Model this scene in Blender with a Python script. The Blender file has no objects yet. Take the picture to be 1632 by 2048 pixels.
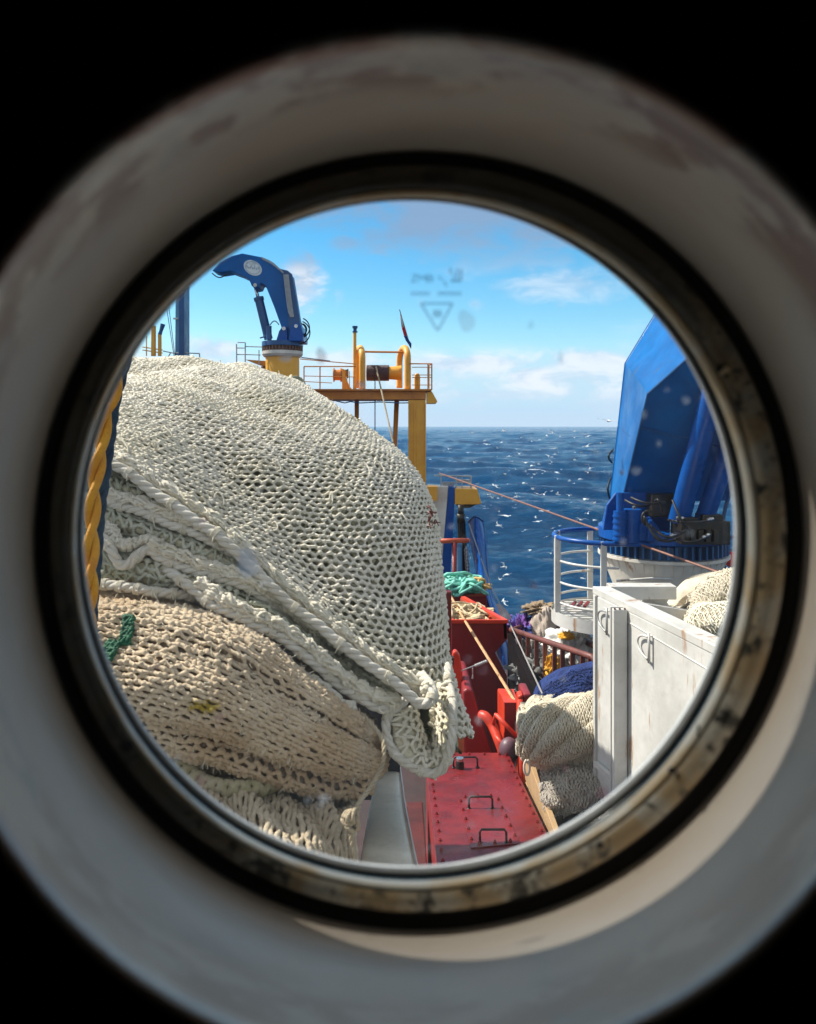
import bpy, math, random
import numpy as np
from mathutils import Vector, Matrix, Euler

# ------------------------------------------------------------------ camera, sky, sun, exposure
F = 1524.0          # focal length in photo pixels (photo is 1632 x 2048)
EZ = 9.0            # eye height above the sea
scene = bpy.context.scene
col = scene.collection
random.seed(7)
RNG = np.random.default_rng(11)

cam_d = bpy.data.cameras.new("camera")
cam = bpy.data.objects.new("camera", cam_d)
col.objects.link(cam)
cam.location = (0, 0, EZ)
cam.rotation_euler = (math.radians(90), 0, 0)
cam_d.sensor_width = 36
cam_d.lens = 36 * F / 2048
cam_d.shift_y = -(1024 - 853) / 2048
cam_d.clip_start = 0.02
cam_d.clip_end = 80000
cam_d.dof.use_dof = True
cam_d.dof.focus_distance = 4.6
cam_d.dof.aperture_fstop = 8.0
scene.camera = cam

SUN_DIR = Vector((-0.63, 0.22, 0.74)).normalized()
sun_d = bpy.data.lights.new("sun", 'SUN')
sun_d.energy = 5.0
sun_d.angle = math.radians(0.55)
sun_d.color = (1.0, 0.93, 0.81)
sun = bpy.data.objects.new("sun", sun_d)
sun.rotation_euler = SUN_DIR.to_track_quat('Z', 'Y').to_euler()
sun.location = (-20, 5, 30)
col.objects.link(sun)

scene.view_settings.view_transform = 'Standard'
scene.view_settings.look = 'None'
scene.view_settings.exposure = 0.63
scene.view_settings.gamma = 1.0
scene.cycles.use_denoising = True
scene.cycles.transparent_max_bounces = 12
scene.cycles.max_bounces = 8
scene.cycles.diffuse_bounces = 4


class G:
    """small node-graph helper"""
    def __init__(self, nt):
        self.nt = nt
        nt.nodes.clear()

    def n(self, t, **kw):
        nd = self.nt.nodes.new(t)
        for k, v in kw.items():
            if k.startswith('i_'):
                key = k[2:]
                key = int(key) if key.isdigit() else key.replace('_', ' ')
                nd.inputs[key].default_value = v
            else:
                setattr(nd, k, v)
        return nd

    def l(self, a, b):
        self.nt.links.new(a, b)

    def math(self, op, a, b=None, c=None, clamp=False):
        nd = self.nt.nodes.new('ShaderNodeMath')
        nd.operation = op
        nd.use_clamp = clamp
        for i, v in enumerate((a, b, c)):
            if v is None:
                continue
            if isinstance(v, (int, float)):
                nd.inputs[i].default_value = v
            else:
                self.l(v, nd.inputs[i])
        return nd.outputs[0]

    def noise(self, vec, scale, detail=4, rough=0.55, dist=0.0):
        nd = self.n('ShaderNodeTexNoise')
        nd.inputs['Scale'].default_value = scale
        nd.inputs['Detail'].default_value = detail
        nd.inputs['Roughness'].default_value = rough
        nd.inputs['Distortion'].default_value = dist
        if vec is not None:
            self.l(vec, nd.inputs['Vector'])
        return nd.outputs['Fac']

    def ramp(self, v, a, b, lo=0.0, hi=1.0):
        nd = self.n('ShaderNodeMapRange')
        nd.clamp = True
        nd.interpolation_type = 'SMOOTHSTEP'
        self.l(v, nd.inputs[0])
        nd.inputs[1].default_value = a
        nd.inputs[2].default_value = b
        nd.inputs[3].default_value = lo
        nd.inputs[4].default_value = hi
        return nd.outputs[0]

    def mix(self, fac, a, b, mode='MIX'):
        nd = self.n('ShaderNodeMix', data_type='RGBA', blend_type=mode)
        for sock, v in ((nd.inputs[0], fac), (nd.inputs[6], a), (nd.inputs[7], b)):
            if isinstance(v, (int, float)):
                sock.default_value = v
            elif isinstance(v, (tuple, list)):
                sock.default_value = (*v[:3], 1.0)
            else:
                self.l(v, sock)
        return nd.outputs[2]


# ---- world: Nishita sky with procedural clouds by direction
world = bpy.data.worlds.new("World")
scene.world = world
world.use_nodes = True
g = G(world.node_tree)
sky = g.n('ShaderNodeTexSky', sky_type='NISHITA')
sky.sun_disc = False
sky.sun_elevation = math.asin(SUN_DIR.z)
sky.sun_rotation = math.atan2(SUN_DIR.x, SUN_DIR.y)
sky.altitude = 0
sky.air_density = 1.0
sky.dust_density = 0.35
sky.ozone_density = 1.4
tc = g.n('ShaderNodeTexCoord')
sep = g.n('ShaderNodeSeparateXYZ')
g.l(tc.outputs['Generated'], sep.inputs[0])
az = g.math('ARCTAN2', sep.outputs[0], sep.outputs[1])
el = g.math('ARCSINE', sep.outputs[2])
comb = g.n('ShaderNodeCombineXYZ')
g.l(az, comb.inputs[0])
g.l(g.math('MULTIPLY', el, 2.3), comb.inputs[1])
cv = comb.outputs[0]
n_big = g.noise(cv, 5.0, 6, 0.55, 0.3)
n_mid = g.noise(cv, 13.0, 7, 0.62, 0.4)
comb2 = g.n('ShaderNodeCombineXYZ')
g.l(az, comb2.inputs[0])
g.l(g.math('MULTIPLY', el, 6.0), comb2.inputs[1])
n_str = g.noise(comb2.outputs[0], 4.5, 6, 0.6, 0.5)


def azel(px, py):
    a = math.atan((px - 816) / F)
    return a, math.atan((853 - py) / F * math.cos(a))


def gauss(px, py, wx, wy):
    a0, e0 = azel(px, py)
    dx = g.math('DIVIDE', g.math('SUBTRACT', az, a0), wx / F)
    dy = g.math('DIVIDE', g.math('SUBTRACT', el, e0), wy / F)
    d = g.math('ADD', g.math('MULTIPLY', dx, dx), g.math('MULTIPLY', dy, dy))
    return g.math('SUBTRACT', 1.0, g.math('SQRT', d))


cover = None
def add_cover(v):
    global cover
    cover = v if cover is None else g.math('MAXIMUM', cover, v)
# low bank of cloud over the horizon
bank = g.ramp(el, 0.115, 0.075)
add_cover(g.math('MULTIPLY', bank, g.ramp(g.math('ADD', g.math('MULTIPLY', n_big, .6), g.math('MULTIPLY', n_mid, 0.8)), 0.52, 0.82, 0.22, 0.95)))
# puffs and wisps
for (px, py, wx, wy, k) in ((607, 570, 52, 72, 1.0), (425, 700, 85, 40, 0.9), (690, 487, 60, 26, 0.6), (1065, 755, 90, 45, 1.0), (930, 728, 230, 30, .95), (1170, 722, 150, 36, .95), (1000, 790, 260, 22, .8), (700, 722, 120, 30, .8),
                            (1010, 520, 150, 40, 0.45), (1130, 570, 170, 38, 0.5), (880, 640, 20, 20, 0.0)):
    if k <= 0:
        continue
    m = g.math('ADD', gauss(px, py, wx, wy), g.math('MULTIPLY', g.math('SUBTRACT', n_mid, 0.5), 2.0))
    add_cover(g.math('MULTIPLY', g.ramp(m, 0.0, 0.75), k))
# large lavender-grey cloud high on the right
m = g.math('ADD', gauss(1030, 385, 480, 125), g.math('MULTIPLY', g.math('SUBTRACT', n_mid, 0.5), 1.6))
add_cover(g.math('MULTIPLY', g.ramp(m, -0.15, 0.55), 0.9))
# thin streaks and clouds in the rest of the sky
hi = g.ramp(el, 0.2, 0.45)
add_cover(g.math('MULTIPLY', g.math('MAXIMUM', hi, 0.35), g.ramp(n_str, 0.56, 0.78, 0, 0.7)))
# unseen white cloud overhead and astern, added as neutral fill light
outv = g.math('MAXIMUM', g.ramp(el, 0.36, 0.55), g.math('MULTIPLY', g.ramp(g.math('ABSOLUTE', az), 0.75, 1.1), g.ramp(el, 0.02, 0.12)))
add_cover(g.math('MULTIPLY', outv, g.ramp(n_big, 0.38, 0.56, 0.1, 0.95)))
low = g.ramp(el, 0.05, 0.0, 0.0, 0.85)
add_cover(low)
hsv = g.n('ShaderNodeHueSaturation')
hsv.inputs['Saturation'].default_value = 1.5
hsv.inputs['Hue'].default_value = 0.487
hsv.inputs['Value'].default_value = 1.0
g.l(sky.outputs[0], hsv.inputs['Color'])
cl_col = g.mix(g.ramp(el, 0.15, 0.25), (3.7, 4.6, 5.6), (1.7, 2.5, 3.7))
puffw = g.math('MULTIPLY', g.math('MULTIPLY', g.ramp(n_mid, 0.40, 0.6), g.ramp(el, 0.025, 0.05)), g.ramp(el, 0.215, 0.185))
cl_col = g.mix(puffw, cl_col, (5.2, 5.6, 6.1))
cl_col = g.mix(g.math('MAXIMUM', g.ramp(el, 0.36, 0.5), g.ramp(g.math('ABSOLUTE', az), 0.75, 1.1)), cl_col, (5.0, 4.9, 4.7))  # clouds out of view kept bright and neutral for fill
blue_low = g.mix(g.ramp(el, 0.14, 0.0, 0.0, 0.85), hsv.outputs[0], (2.3, 4.3, 6.3))
skycol = g.mix(cover, blue_low, cl_col)
bg = g.n('ShaderNodeBackground')
bg.inputs['Strength'].default_value = 0.115
g.l(skycol, bg.inputs['Color'])
out = g.n('ShaderNodeOutputWorld')
g.l(bg.outputs[0], out.inputs['Surface'])
SKY_HSV = hsv


# ------------------------------------------------------------------ helpers
def at(px, py, Y):
    return np.array(((px - 816) * Y / F, Y, EZ - (py - 853) * Y / F))


def at_rows(rows):
    return [[at(*p) for p in r] for r in rows]


def fn(p, freq=1.0, seed=0):
    """cheap smooth noise in -1..1, p (...,3)"""
    p = np.asarray(p) * freq
    r = np.random.default_rng(seed)
    out = np.zeros(p.shape[:-1])
    amp = 0
    for k in range(7):
        d = r.normal(size=3)
        d /= np.linalg.norm(d)
        w = r.uniform(0.6, 2.2) * 2.2
        ph = r.uniform(0, 6.28)
        w2 = r.normal(size=3)
        out += np.sin(p @ d * w + ph + 1.3 * np.sin(p @ w2 * 1.1 + ph * 2)) / (0.6 + 0.4 * k)
        amp += 1 / (0.6 + 0.4 * k)
    return out / amp * 1.9


MATS = {}


def mat(name, c, rough=0.5, c2=None, scale=4.0, lo=0.35, hi=0.7, metal=0.0, bump=0.0, bscale=60.0, rust=0.0,
        rust_c=(0.19, 0.075, 0.03), rscale=5.0, streak=1.0, coat=0.0, fib=None, spec=0.5, grime=0.0):
    if name in MATS:
        return MATS[name]
    m = bpy.data.materials.new(name)
    m.use_nodes = True
    q = G(m.node_tree)
    tcn = q.n('ShaderNodeTexCoord')
    v = tcn.outputs['Object']
    mp = q.n('ShaderNodeMapping')
    mp.inputs['Scale'].default_value = (1, 1, 1.0 / streak)
    q.l(v, mp.inputs['Vector'])
    sv = mp.outputs[0]
    c2 = c2 or tuple(x * 0.78 for x in c)
    nz = q.noise(v, scale, 6, 0.6)
    colr = q.mix(q.ramp(nz, lo, hi), c, c2)
    if grime:
        n3 = q.noise(v, scale * 7, 5, 0.7)
        colr = q.mix(q.math('MULTIPLY', q.ramp(n3, 0.45, 0.75), grime), colr, tuple(x * 0.45 for x in c))
    rg = rough
    if rust:
        n2 = q.noise(sv, rscale, 8, 0.68, 0.2)
        f = q.ramp(n2, 0.70 - rust * 0.25, 0.74 - rust * 0.18)
        colr = q.mix(f, colr, rust_c)
    b = q.n('ShaderNodeBsdfPrincipled')
    q.l(colr, b.inputs['Base Color'])
    b.inputs['Metallic'].default_value = metal
    b.inputs['Specular IOR Level'].default_value = spec
    if coat:
        b.inputs['Coat Weight'].default_value = coat
        b.inputs['Coat Roughness'].default_value = 0.15
    rn = q.ramp(q.noise(v, scale * 3, 4), 0.3, 0.7, max(0.02, rough - 0.08), min(1, rough + 0.1))
    q.l(rn, b.inputs['Roughness'])
    if bump or fib:
        bp = q.n('ShaderNodeBump')
        bp.inputs['Distance'].default_value = 0.01
        bp.inputs['Strength'].default_value = bump if bump else 0.5
        q.l(q.noise(v, bscale, 5, 0.6), bp.inputs['Height'])
        q.l(bp.outputs[0], b.inputs['Normal'])
    o = q.n('ShaderNodeOutputMaterial')
    q.l(b.outputs[0], o.inputs['Surface'])
    MATS[name] = m
    return m


class MB:
    """collects verts / faces for ONE mesh"""
    def __init__(self):
        self.v, self.f, self.n = [], [], 0

    def add(self, verts, faces):
        verts = np.asarray(verts, float).reshape(-1, 3)
        self.v.append(verts)
        o = self.n
        self.f.extend([tuple(i + o for i in f) for f in faces])
        self.n += len(verts)
        return self

    def box(self, c, s, rot=None):
        c = np.array(c, float)
        h = np.array(s, float) / 2
        vs = np.array([(x, y, z) for x in (-1, 1) for y in (-1, 1) for z in (-1, 1)]) * h
        if rot is not None:
            R = np.array(Euler(rot).to_matrix())
            vs = vs @ R.T
        return self.add(vs + c, [(0, 1, 3, 2), (4, 6, 7, 5), (0, 4, 5, 1), (2, 3, 7, 6), (0, 2, 6, 4), (1, 5, 7, 3)])

    def hexa(self, b, t):
        """b, t : 4 bottom and 4 top corners in matching order"""
        return self.add(list(b) + list(t), [(3, 2, 1, 0), (4, 5, 6, 7), (0, 1, 5, 4), (1, 2, 6, 5), (2, 3, 7, 6), (3, 0, 4, 7)])

    def prism(self, poly, d):
        poly = np.array(poly, float)
        n = len(poly)
        d = np.array(d, float)
        return self.add(np.vstack([poly, poly + d]), [tuple(range(n)), tuple(range(2 * n - 1, n - 1, -1))] +
                        [(i, i + n, (i + 1) % n + n, (i + 1) % n) for i in range(n)])

    def tube(self, path, r, sides=8, closed=False, caps=True):
        P = np.array(path, float)
        n = len(P)
        r = np.broadcast_to(np.asarray(r, float), (n,))
        if closed:
            T = np.roll(P, -1, 0) - np.roll(P, 1, 0)
        else:
            T = np.gradient(P, axis=0)
        T /= np.linalg.norm(T, axis=1)[:, None] + 1e-12
        up = np.array((0, 0, 1.0)) if abs(T[0][2]) < 0.9 else np.array((1.0, 0, 0))
        N = np.zeros_like(P)
        x = np.cross(T[0], up)
        x /= np.linalg.norm(x)
        for i in range(n):
            x = x - T[i] * (x @ T[i])
            x /= np.linalg.norm(x) + 1e-12
            N[i] = x
        B = np.cross(T, N)
        a = np.arange(sides) * 2 * math.pi / sides
        V = P[:, None] + r[:, None, None] * (np.cos(a)[None, :, None] * N[:, None] + np.sin(a)[None, :, None] * B[:, None])
        fs = []
        m = n if closed else n - 1
        for i in range(m):
            k = (i + 1) % n
            for j in range(sides):
                j2 = (j + 1) % sides
                fs.append((i * sides + j, i * sides + j2, k * sides + j2, k * sides + j))
        if caps and not closed:
            fs.append(tuple(range(sides - 1, -1, -1)))
            fs.append(tuple((n - 1) * sides + j for j in range(sides)))
        return self.add(V, fs)

    def bar(self, a, b, r, sides=8):
        return self.tube([a, b], r, sides)

    def cyl(self, c, r, h, sides=32, r2=None):
        c = np.array(c, float)
        r2 = r if r2 is None else r2
        return self.tube([c, c + (0, 0, h)], [r, r2], sides)

    def beam(self, a, b, w, h):
        """rectangular bar a->b, w horizontal, h the other"""
        a, b = np.array(a, float), np.array(b, float)
        t = (b - a) / np.linalg.norm(b - a)
        up = np.array((0, 0, 1.0)) if abs(t[2]) < 0.95 else np.array((0, 1.0, 0))
        x = np.cross(t, up)
        x /= np.linalg.norm(x)
        y = np.cross(x, t)
        q = [-x * w / 2 - y * h / 2, x * w / 2 - y * h / 2, x * w / 2 + y * h / 2, -x * w / 2 + y * h / 2]
        return self.hexa([a + k for k in q], [b + k for k in q])

    def ball(self, c, r, seg=10, rings=7, sc=(1, 1, 1)):
        c = np.array(c, float)
        vs = [c + np.array((0, 0, r * sc[2]))]
        for i in range(1, rings):
            th = math.pi * i / rings
            for j in range(seg):
                ph = 2 * math.pi * j / seg
                vs.append(c + np.array((r * math.sin(th) * math.cos(ph) * sc[0], r * math.sin(th) * math.sin(ph) * sc[1], r * math.cos(th) * sc[2])))
        vs.append(c - np.array((0, 0, r * sc[2])))
        fs = [(0, 1 + j, 1 + (j + 1) % seg) for j in range(seg)]
        for i in range(rings - 2):
            a = 1 + i * seg
            for j in range(seg):
                fs.append((a + j, a + seg + j, a + seg + (j + 1) % seg, a + (j + 1) % seg))
        a = 1 + (rings - 2) * seg
        fs += [(a + j, len(vs) - 1, a + (j + 1) % seg) for j in range(seg)]
        return self.add(vs, fs)

    def grid(self, P, closed_u=False):
        """P (V,U,3)"""
        Vn, Un = P.shape[:2]
        fs = []
        for i in range(Vn - 1):
            for j in range(Un if closed_u else Un - 1):
                k = (j + 1) % Un
                fs.append((i * Un + j, i * Un + k, (i + 1) * Un + k, (i + 1) * Un + j))
        return self.add(P.reshape(-1, 3), fs)

    def slab(self, P, off):
        """closed body: grid P and a back sheet P+off, joined round the border"""
        Vn, Un = P.shape[:2]
        C = P.reshape(-1, 3).mean(0)
        Q = C + (P - C) * 0.8 + np.array(off)
        n = Vn * Un
        fs = []
        for i in range(Vn - 1):
            for j in range(Un - 1):
                a = (i * Un + j, i * Un + j + 1, (i + 1) * Un + j + 1, (i + 1) * Un + j)
                fs.append(a)
                fs.append(tuple(k + n for k in reversed(a)))
        bd = [j for j in range(Un)] + [i * Un + Un - 1 for i in range(1, Vn)] + [(Vn - 1) * Un + j for j in range(Un - 2, -1, -1)] + [i * Un for i in range(Vn - 2, 0, -1)]
        for a, b in zip(bd, bd[1:] + bd[:1]):
            fs.append((b, a, a + n, b + n))
        return self.add(np.vstack([P.reshape(-1, 3), Q.reshape(-1, 3)]), fs)

    def build(self, name, m, parent=None, smooth=False, bevel=0.0, label=None, cat=None, group=None, kind=None, base=None, auto=None, split=False):
        if split:
            return self.build_split(name, m, parent, smooth, bevel, auto)
        V = np.vstack(self.v)
        if parent is not None:
            org = ROOT[parent.name]
        else:
            org = np.array(base if base is not None else ((V[:, 0].min() + V[:, 0].max()) / 2, (V[:, 1].min() + V[:, 1].max()) / 2, V[:, 2].min()))
        me = bpy.data.meshes.new(name)
        me.from_pydata((V - org).tolist(), [], self.f)
        me.update()
        o = bpy.data.objects.new(name, me)
        col.objects.link(o)
        if parent is not None:
            o.parent = parent
        else:
            o.location = org
        ROOT[o.name] = org
        me.materials.append(m)
        if smooth:
            me.polygons.foreach_set('use_smooth', [True] * len(me.polygons))
            if auto:
                try:
                    me.set_sharp_from_angle(angle=math.radians(auto))
                except Exception:
                    pass
        if bevel:
            bm_ = o.modifiers.new('bevel', 'BEVEL')
            bm_.width = bevel
            bm_.segments = 2
            bm_.limit_method = 'ANGLE'
        tag(o, label, cat, group, kind)
        return o


    def build_split(self, name, m, parent, smooth, bevel, auto):
        """every separate piece becomes a part of its own"""
        V = np.vstack(self.v)
        par = list(range(len(V)))

        def find(a):
            while par[a] != a:
                par[a] = par[par[a]]
                a = par[a]
            return a
        for f in self.f:
            r0 = find(f[0])
            for k in f[1:]:
                par[find(k)] = r0
        groups = {}
        for f in self.f:
            groups.setdefault(find(f[0]), []).append(f)
        last = None
        for fs in groups.values():
            ids = sorted({k for f in fs for k in f})
            mp = {k: i for i, k in enumerate(ids)}
            mb = MB()
            mb.add(V[ids], [tuple(mp[k] for k in f) for f in fs])
            last = mb.build(name, m, parent, smooth=smooth, bevel=bevel, auto=auto)
        return last


ROOT = {}


def tag(o, label=None, cat=None, group=None, kind=None):
    if label:
        o['label'] = label
    if cat:
        o['category'] = cat
    if group:
        o['group'] = group
    if kind:
        o['kind'] = kind


def thing(name, label, cat, loc, group=None):
    o = bpy.data.objects.new(name, None)
    col.objects.link(o)
    o.location = tuple(loc)
    o.empty_display_size = 0.2
    ROOT[o.name] = np.array(loc, float)
    tag(o, label, cat, group)
    return o


def cr(P, n):
    """Catmull-Rom through P (k,...) sampled n times uniformly in chord length"""
    P = np.asarray(P, float)
    k = len(P)
    if k == 2:
        t = np.linspace(0, 1, n).reshape((-1,) + (1,) * (P.ndim - 1))
        return P[0] * (1 - t) + P[1] * t
    Q = np.concatenate([[2 * P[0] - P[1]], P, [2 * P[-1] - P[-2]]])
    t = np.linspace(0, k - 1, n)
    i = np.minimum(t.astype(int), k - 2)
    u = (t - i).reshape((-1,) + (1,) * (P.ndim - 1))
    p0, p1, p2, p3 = Q[i], Q[i + 1], Q[i + 2], Q[i + 3]
    return 0.5 * (2 * p1 + (p2 - p0) * u + (2 * p0 - 5 * p1 + 4 * p2 - p3) * u * u + (3 * p1 - p0 - 3 * p2 + p3) * u ** 3)


def arc(P, n):
    """resample polyline P (k,3) to n points evenly by arc length"""
    d = np.r_[0, np.cumsum(np.linalg.norm(np.diff(P, axis=0), axis=1))]
    s = np.linspace(0, d[-1], n)
    return np.stack([np.interp(s, d, P[:, k]) for k in range(P.shape[1])], 1)


def path(pts, n=60):
    """smooth evenly spaced world path through (px,py,Y) points"""
    return arc(cr([at(*p) for p in pts], n * 4), n)


class Surf:
    """smooth surface through rows of world points, even arc length both ways"""
    def __init__(self, rows, nu=160, nv=160, absu=None):
        R = []
        for r in rows:
            c = cr(r, 400)
            if absu is None:
                R.append(arc(c, nu))
            else:
                # absu = (anchor index, lo, hi): metres measured from control point anchor
                k, lo, hi = absu
                d = np.r_[0, np.cumsum(np.linalg.norm(np.diff(c, axis=0), axis=1))]
                i0 = int(round(k / (len(r) - 1) * 399))
                s = d[i0] + np.linspace(lo, hi, nu)
                Q = np.stack([np.interp(s, d, c[:, j]) for j in range(3)], 1)
                # straight extrapolation past the ends
                t0 = (c[0] - c[8]) / np.linalg.norm(c[0] - c[8])
                m = s < 0
                Q[m] = c[0] + t0 * (-s[m])[:, None]
                R.append(Q)
        R = np.array(R)                                # (rows,nu,3)
        D = cr(R, 400)                                 # (400,nu,3)
        mean = np.r_[0, np.cumsum(np.linalg.norm(np.diff(D, axis=0), axis=2).mean(1))]
        s = np.linspace(0, mean[-1], nv)
        idx = np.interp(s, mean, np.arange(400))
        i = np.minimum(idx.astype(int), 398)
        f = (idx - i)[:, None, None]
        self.P = D[i] * (1 - f) + D[i + 1] * f
        self.lv = mean[-1]
        self.lu = np.linalg.norm(np.diff(self.P, axis=1), axis=2).sum(1).mean()
        self.nrm()

    def nrm(self):
        du = np.gradient(self.P, axis=1)
        dv = np.gradient(self.P, axis=0)
        N = np.cross(du, dv)
        N /= np.linalg.norm(N, axis=2)[..., None] + 1e-12
        # outward = towards the viewer on the whole
        c = self.P.reshape(-1, 3) - np.array((0, 0, EZ))
        if (N.reshape(-1, 3) * c).sum() > 0:
            N = -N
        self.N = N

    def displace(self, fnc):
        """fnc(P, u, v) -> metres along normal"""
        V, U = self.P.shape[:2]
        v, u = np.meshgrid(np.linspace(0, 1, V), np.linspace(0, 1, U), indexing='ij')
        self.P = self.P + self.N * fnc(self.P, u, v)[..., None]
        self.nrm()
        return self

    def ev(self, u, v):
        V, U = self.P.shape[:2]
        x = np.clip(u, 0, 1) * (U - 1)
        y = np.clip(v, 0, 1) * (V - 1)
        i = np.minimum(x.astype(int), U - 2)
        j = np.minimum(y.astype(int), V - 2)
        a = (x - i)[..., None]
        b = (y - j)[..., None]

        def L(A):
            return (A[j, i] * (1 - a) + A[j, i + 1] * a) * (1 - b) + (A[j + 1, i] * (1 - a) + A[j + 1, i + 1] * a) * b
        return L(self.P), L(self.N)


KN_V, KN_F = None, None


def net_mesh(sf, ncell, nrow, r, off=0.0, amp=0.5, seg=3, sides=5, flat=1.7, jit=0.12, mask=None, knots=True, kr=1.55, seed=1,
             wob=0.0, swap=False, transpose=False):
    """diamond-mesh netting laid over a surface: zig-zag strands that meet in knots"""
    rg = np.random.default_rng(seed)
    mb = MB()
    K = ncell * 2 * seg + 1
    t = np.arange(K) / seg                            # half-cells
    ph = np.abs(((t / 2) % 1) * 2 - 1) * 2 - 1        # triangle wave  +1 at 0, -1 at 1 half-cell
    tri = np.clip(ph * flat, -1, 1)
    kn_u = rg.normal(0, jit, (nrow + 2, ncell * 2 + 2))
    kn_v = rg.normal(0, jit, (nrow + 2, ncell * 2 + 2))
    kn_n = rg.uniform(0, 1, (nrow + 2, ncell * 2 + 2))
    hc = np.minimum(t.astype(int), ncell * 2 - 1)
    fr = t - hc
    paths = []
    for i in range(nrow + 1):
        sgn = 1 if i % 2 == 0 else -1
        w = tri * sgn                                  # +1 : meets strand i+1 ; -1 : meets strand i-1
        knot_row = np.where(np.round(t).astype(int) % 2 == 0, 1, -1) * sgn
        # jitter shared by the two strands of a knot: index of knot = boundary row (i+1 or i)
        a = np.round(t).astype(int)

        def jv(A):
            k0 = hc
            k1 = hc + 1
            s0 = np.where(k0 % 2 == 0, 1, -1) * sgn
            s1 = np.where(k1 % 2 == 0, 1, -1) * sgn
            r0 = np.clip(i + (s0 > 0), 0, nrow + 1)
            r1 = np.clip(i + (s1 > 0), 0, nrow + 1)
            return A[r0, k0] * (1 - fr) + A[r1, k1] * fr
        u = (t + jv(kn_u)) / (2 * ncell)
        v = (i + 0.5 + amp * w * 0.93 + jv(kn_v) * 0.8) / (nrow + 1)
        if transpose:
            u, v = v, u
        P, N = sf.ev(u, v)
        lift = off + r * (0.3 + 0.9 * jv(kn_n)) + r * 0.9 * np.abs(tri) ** 2 * 0.5
        P = P + N * lift[:, None]
        if wob:
            P = P + rg.normal(0, wob, P.shape) * 1.0
        paths.append((P, N))
    # tubes, vectorised per contiguous run
    a = np.arange(sides) * 2 * math.pi / sides
    ca, sa = np.cos(a), np.sin(a)
    for (P, N) in paths:
        T = np.gradient(P, axis=0)
        T /= np.linalg.norm(T, axis=1)[:, None] + 1e-12
        B = np.cross(T, N)
        B /= np.linalg.norm(B, axis=1)[:, None] + 1e-12
        N2 = np.cross(B, T)
        rr = r * rg.uniform(0.85, 1.15, len(P))
        keep = np.ones(len(P), bool) if mask is None else mask(P)
        V = P[:, None] + rr[:, None, None] * (ca[None, :, None] * B[:, None] + sa[None, :, None] * N2[:, None])
        i = 0
        n = len(P)
        while i < n:
            if not keep[i]:
                i += 1
                continue
            j = i
            while j + 1 < n and keep[j + 1]:
                j += 1
            if j > i:
                m = j - i + 1
                fs = []
                for q in range(m - 1):
                    for s in range(sides):
                        s2 = (s + 1) % sides
                        fs.append((q * sides + s, (q + 1) * sides + s, (q + 1) * sides + s2, q * sides + s2))
                mb.add(V[i:j + 1], fs)
            i = j + 1
        if knots:
            ks = np.arange(0, n, seg)
            for q in ks:
                if keep[q]:
                    # knot blob: octahedral bead
                    s = r * kr * rg.uniform(0.85, 1.2)
                    c = P[q]
                    ax = T[q] * s * 1.25
                    bx = B[q] * s * 0.95
                    nx = N2[q] * s * 0.9
                    d = 0.62
                    vv = [c + ax, c + (ax + bx) * d, c + bx, c + (bx - ax) * d, c - ax, c - (ax + bx) * d, c - bx, c + (ax - bx) * d]
                    top = [c + nx + ax * .35, c + nx + bx * .35, c + nx - ax * .35, c + nx - bx * .35]
                    mb.add(vv + top, [(0, 1, 9, 8), (1, 2, 9), (2, 3, 9), (3, 4, 10, 9), (4, 5, 10), (5, 6, 11, 10), (6, 7, 11), (7, 0, 8, 11), (8, 9, 10, 11)])
    return mb


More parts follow.
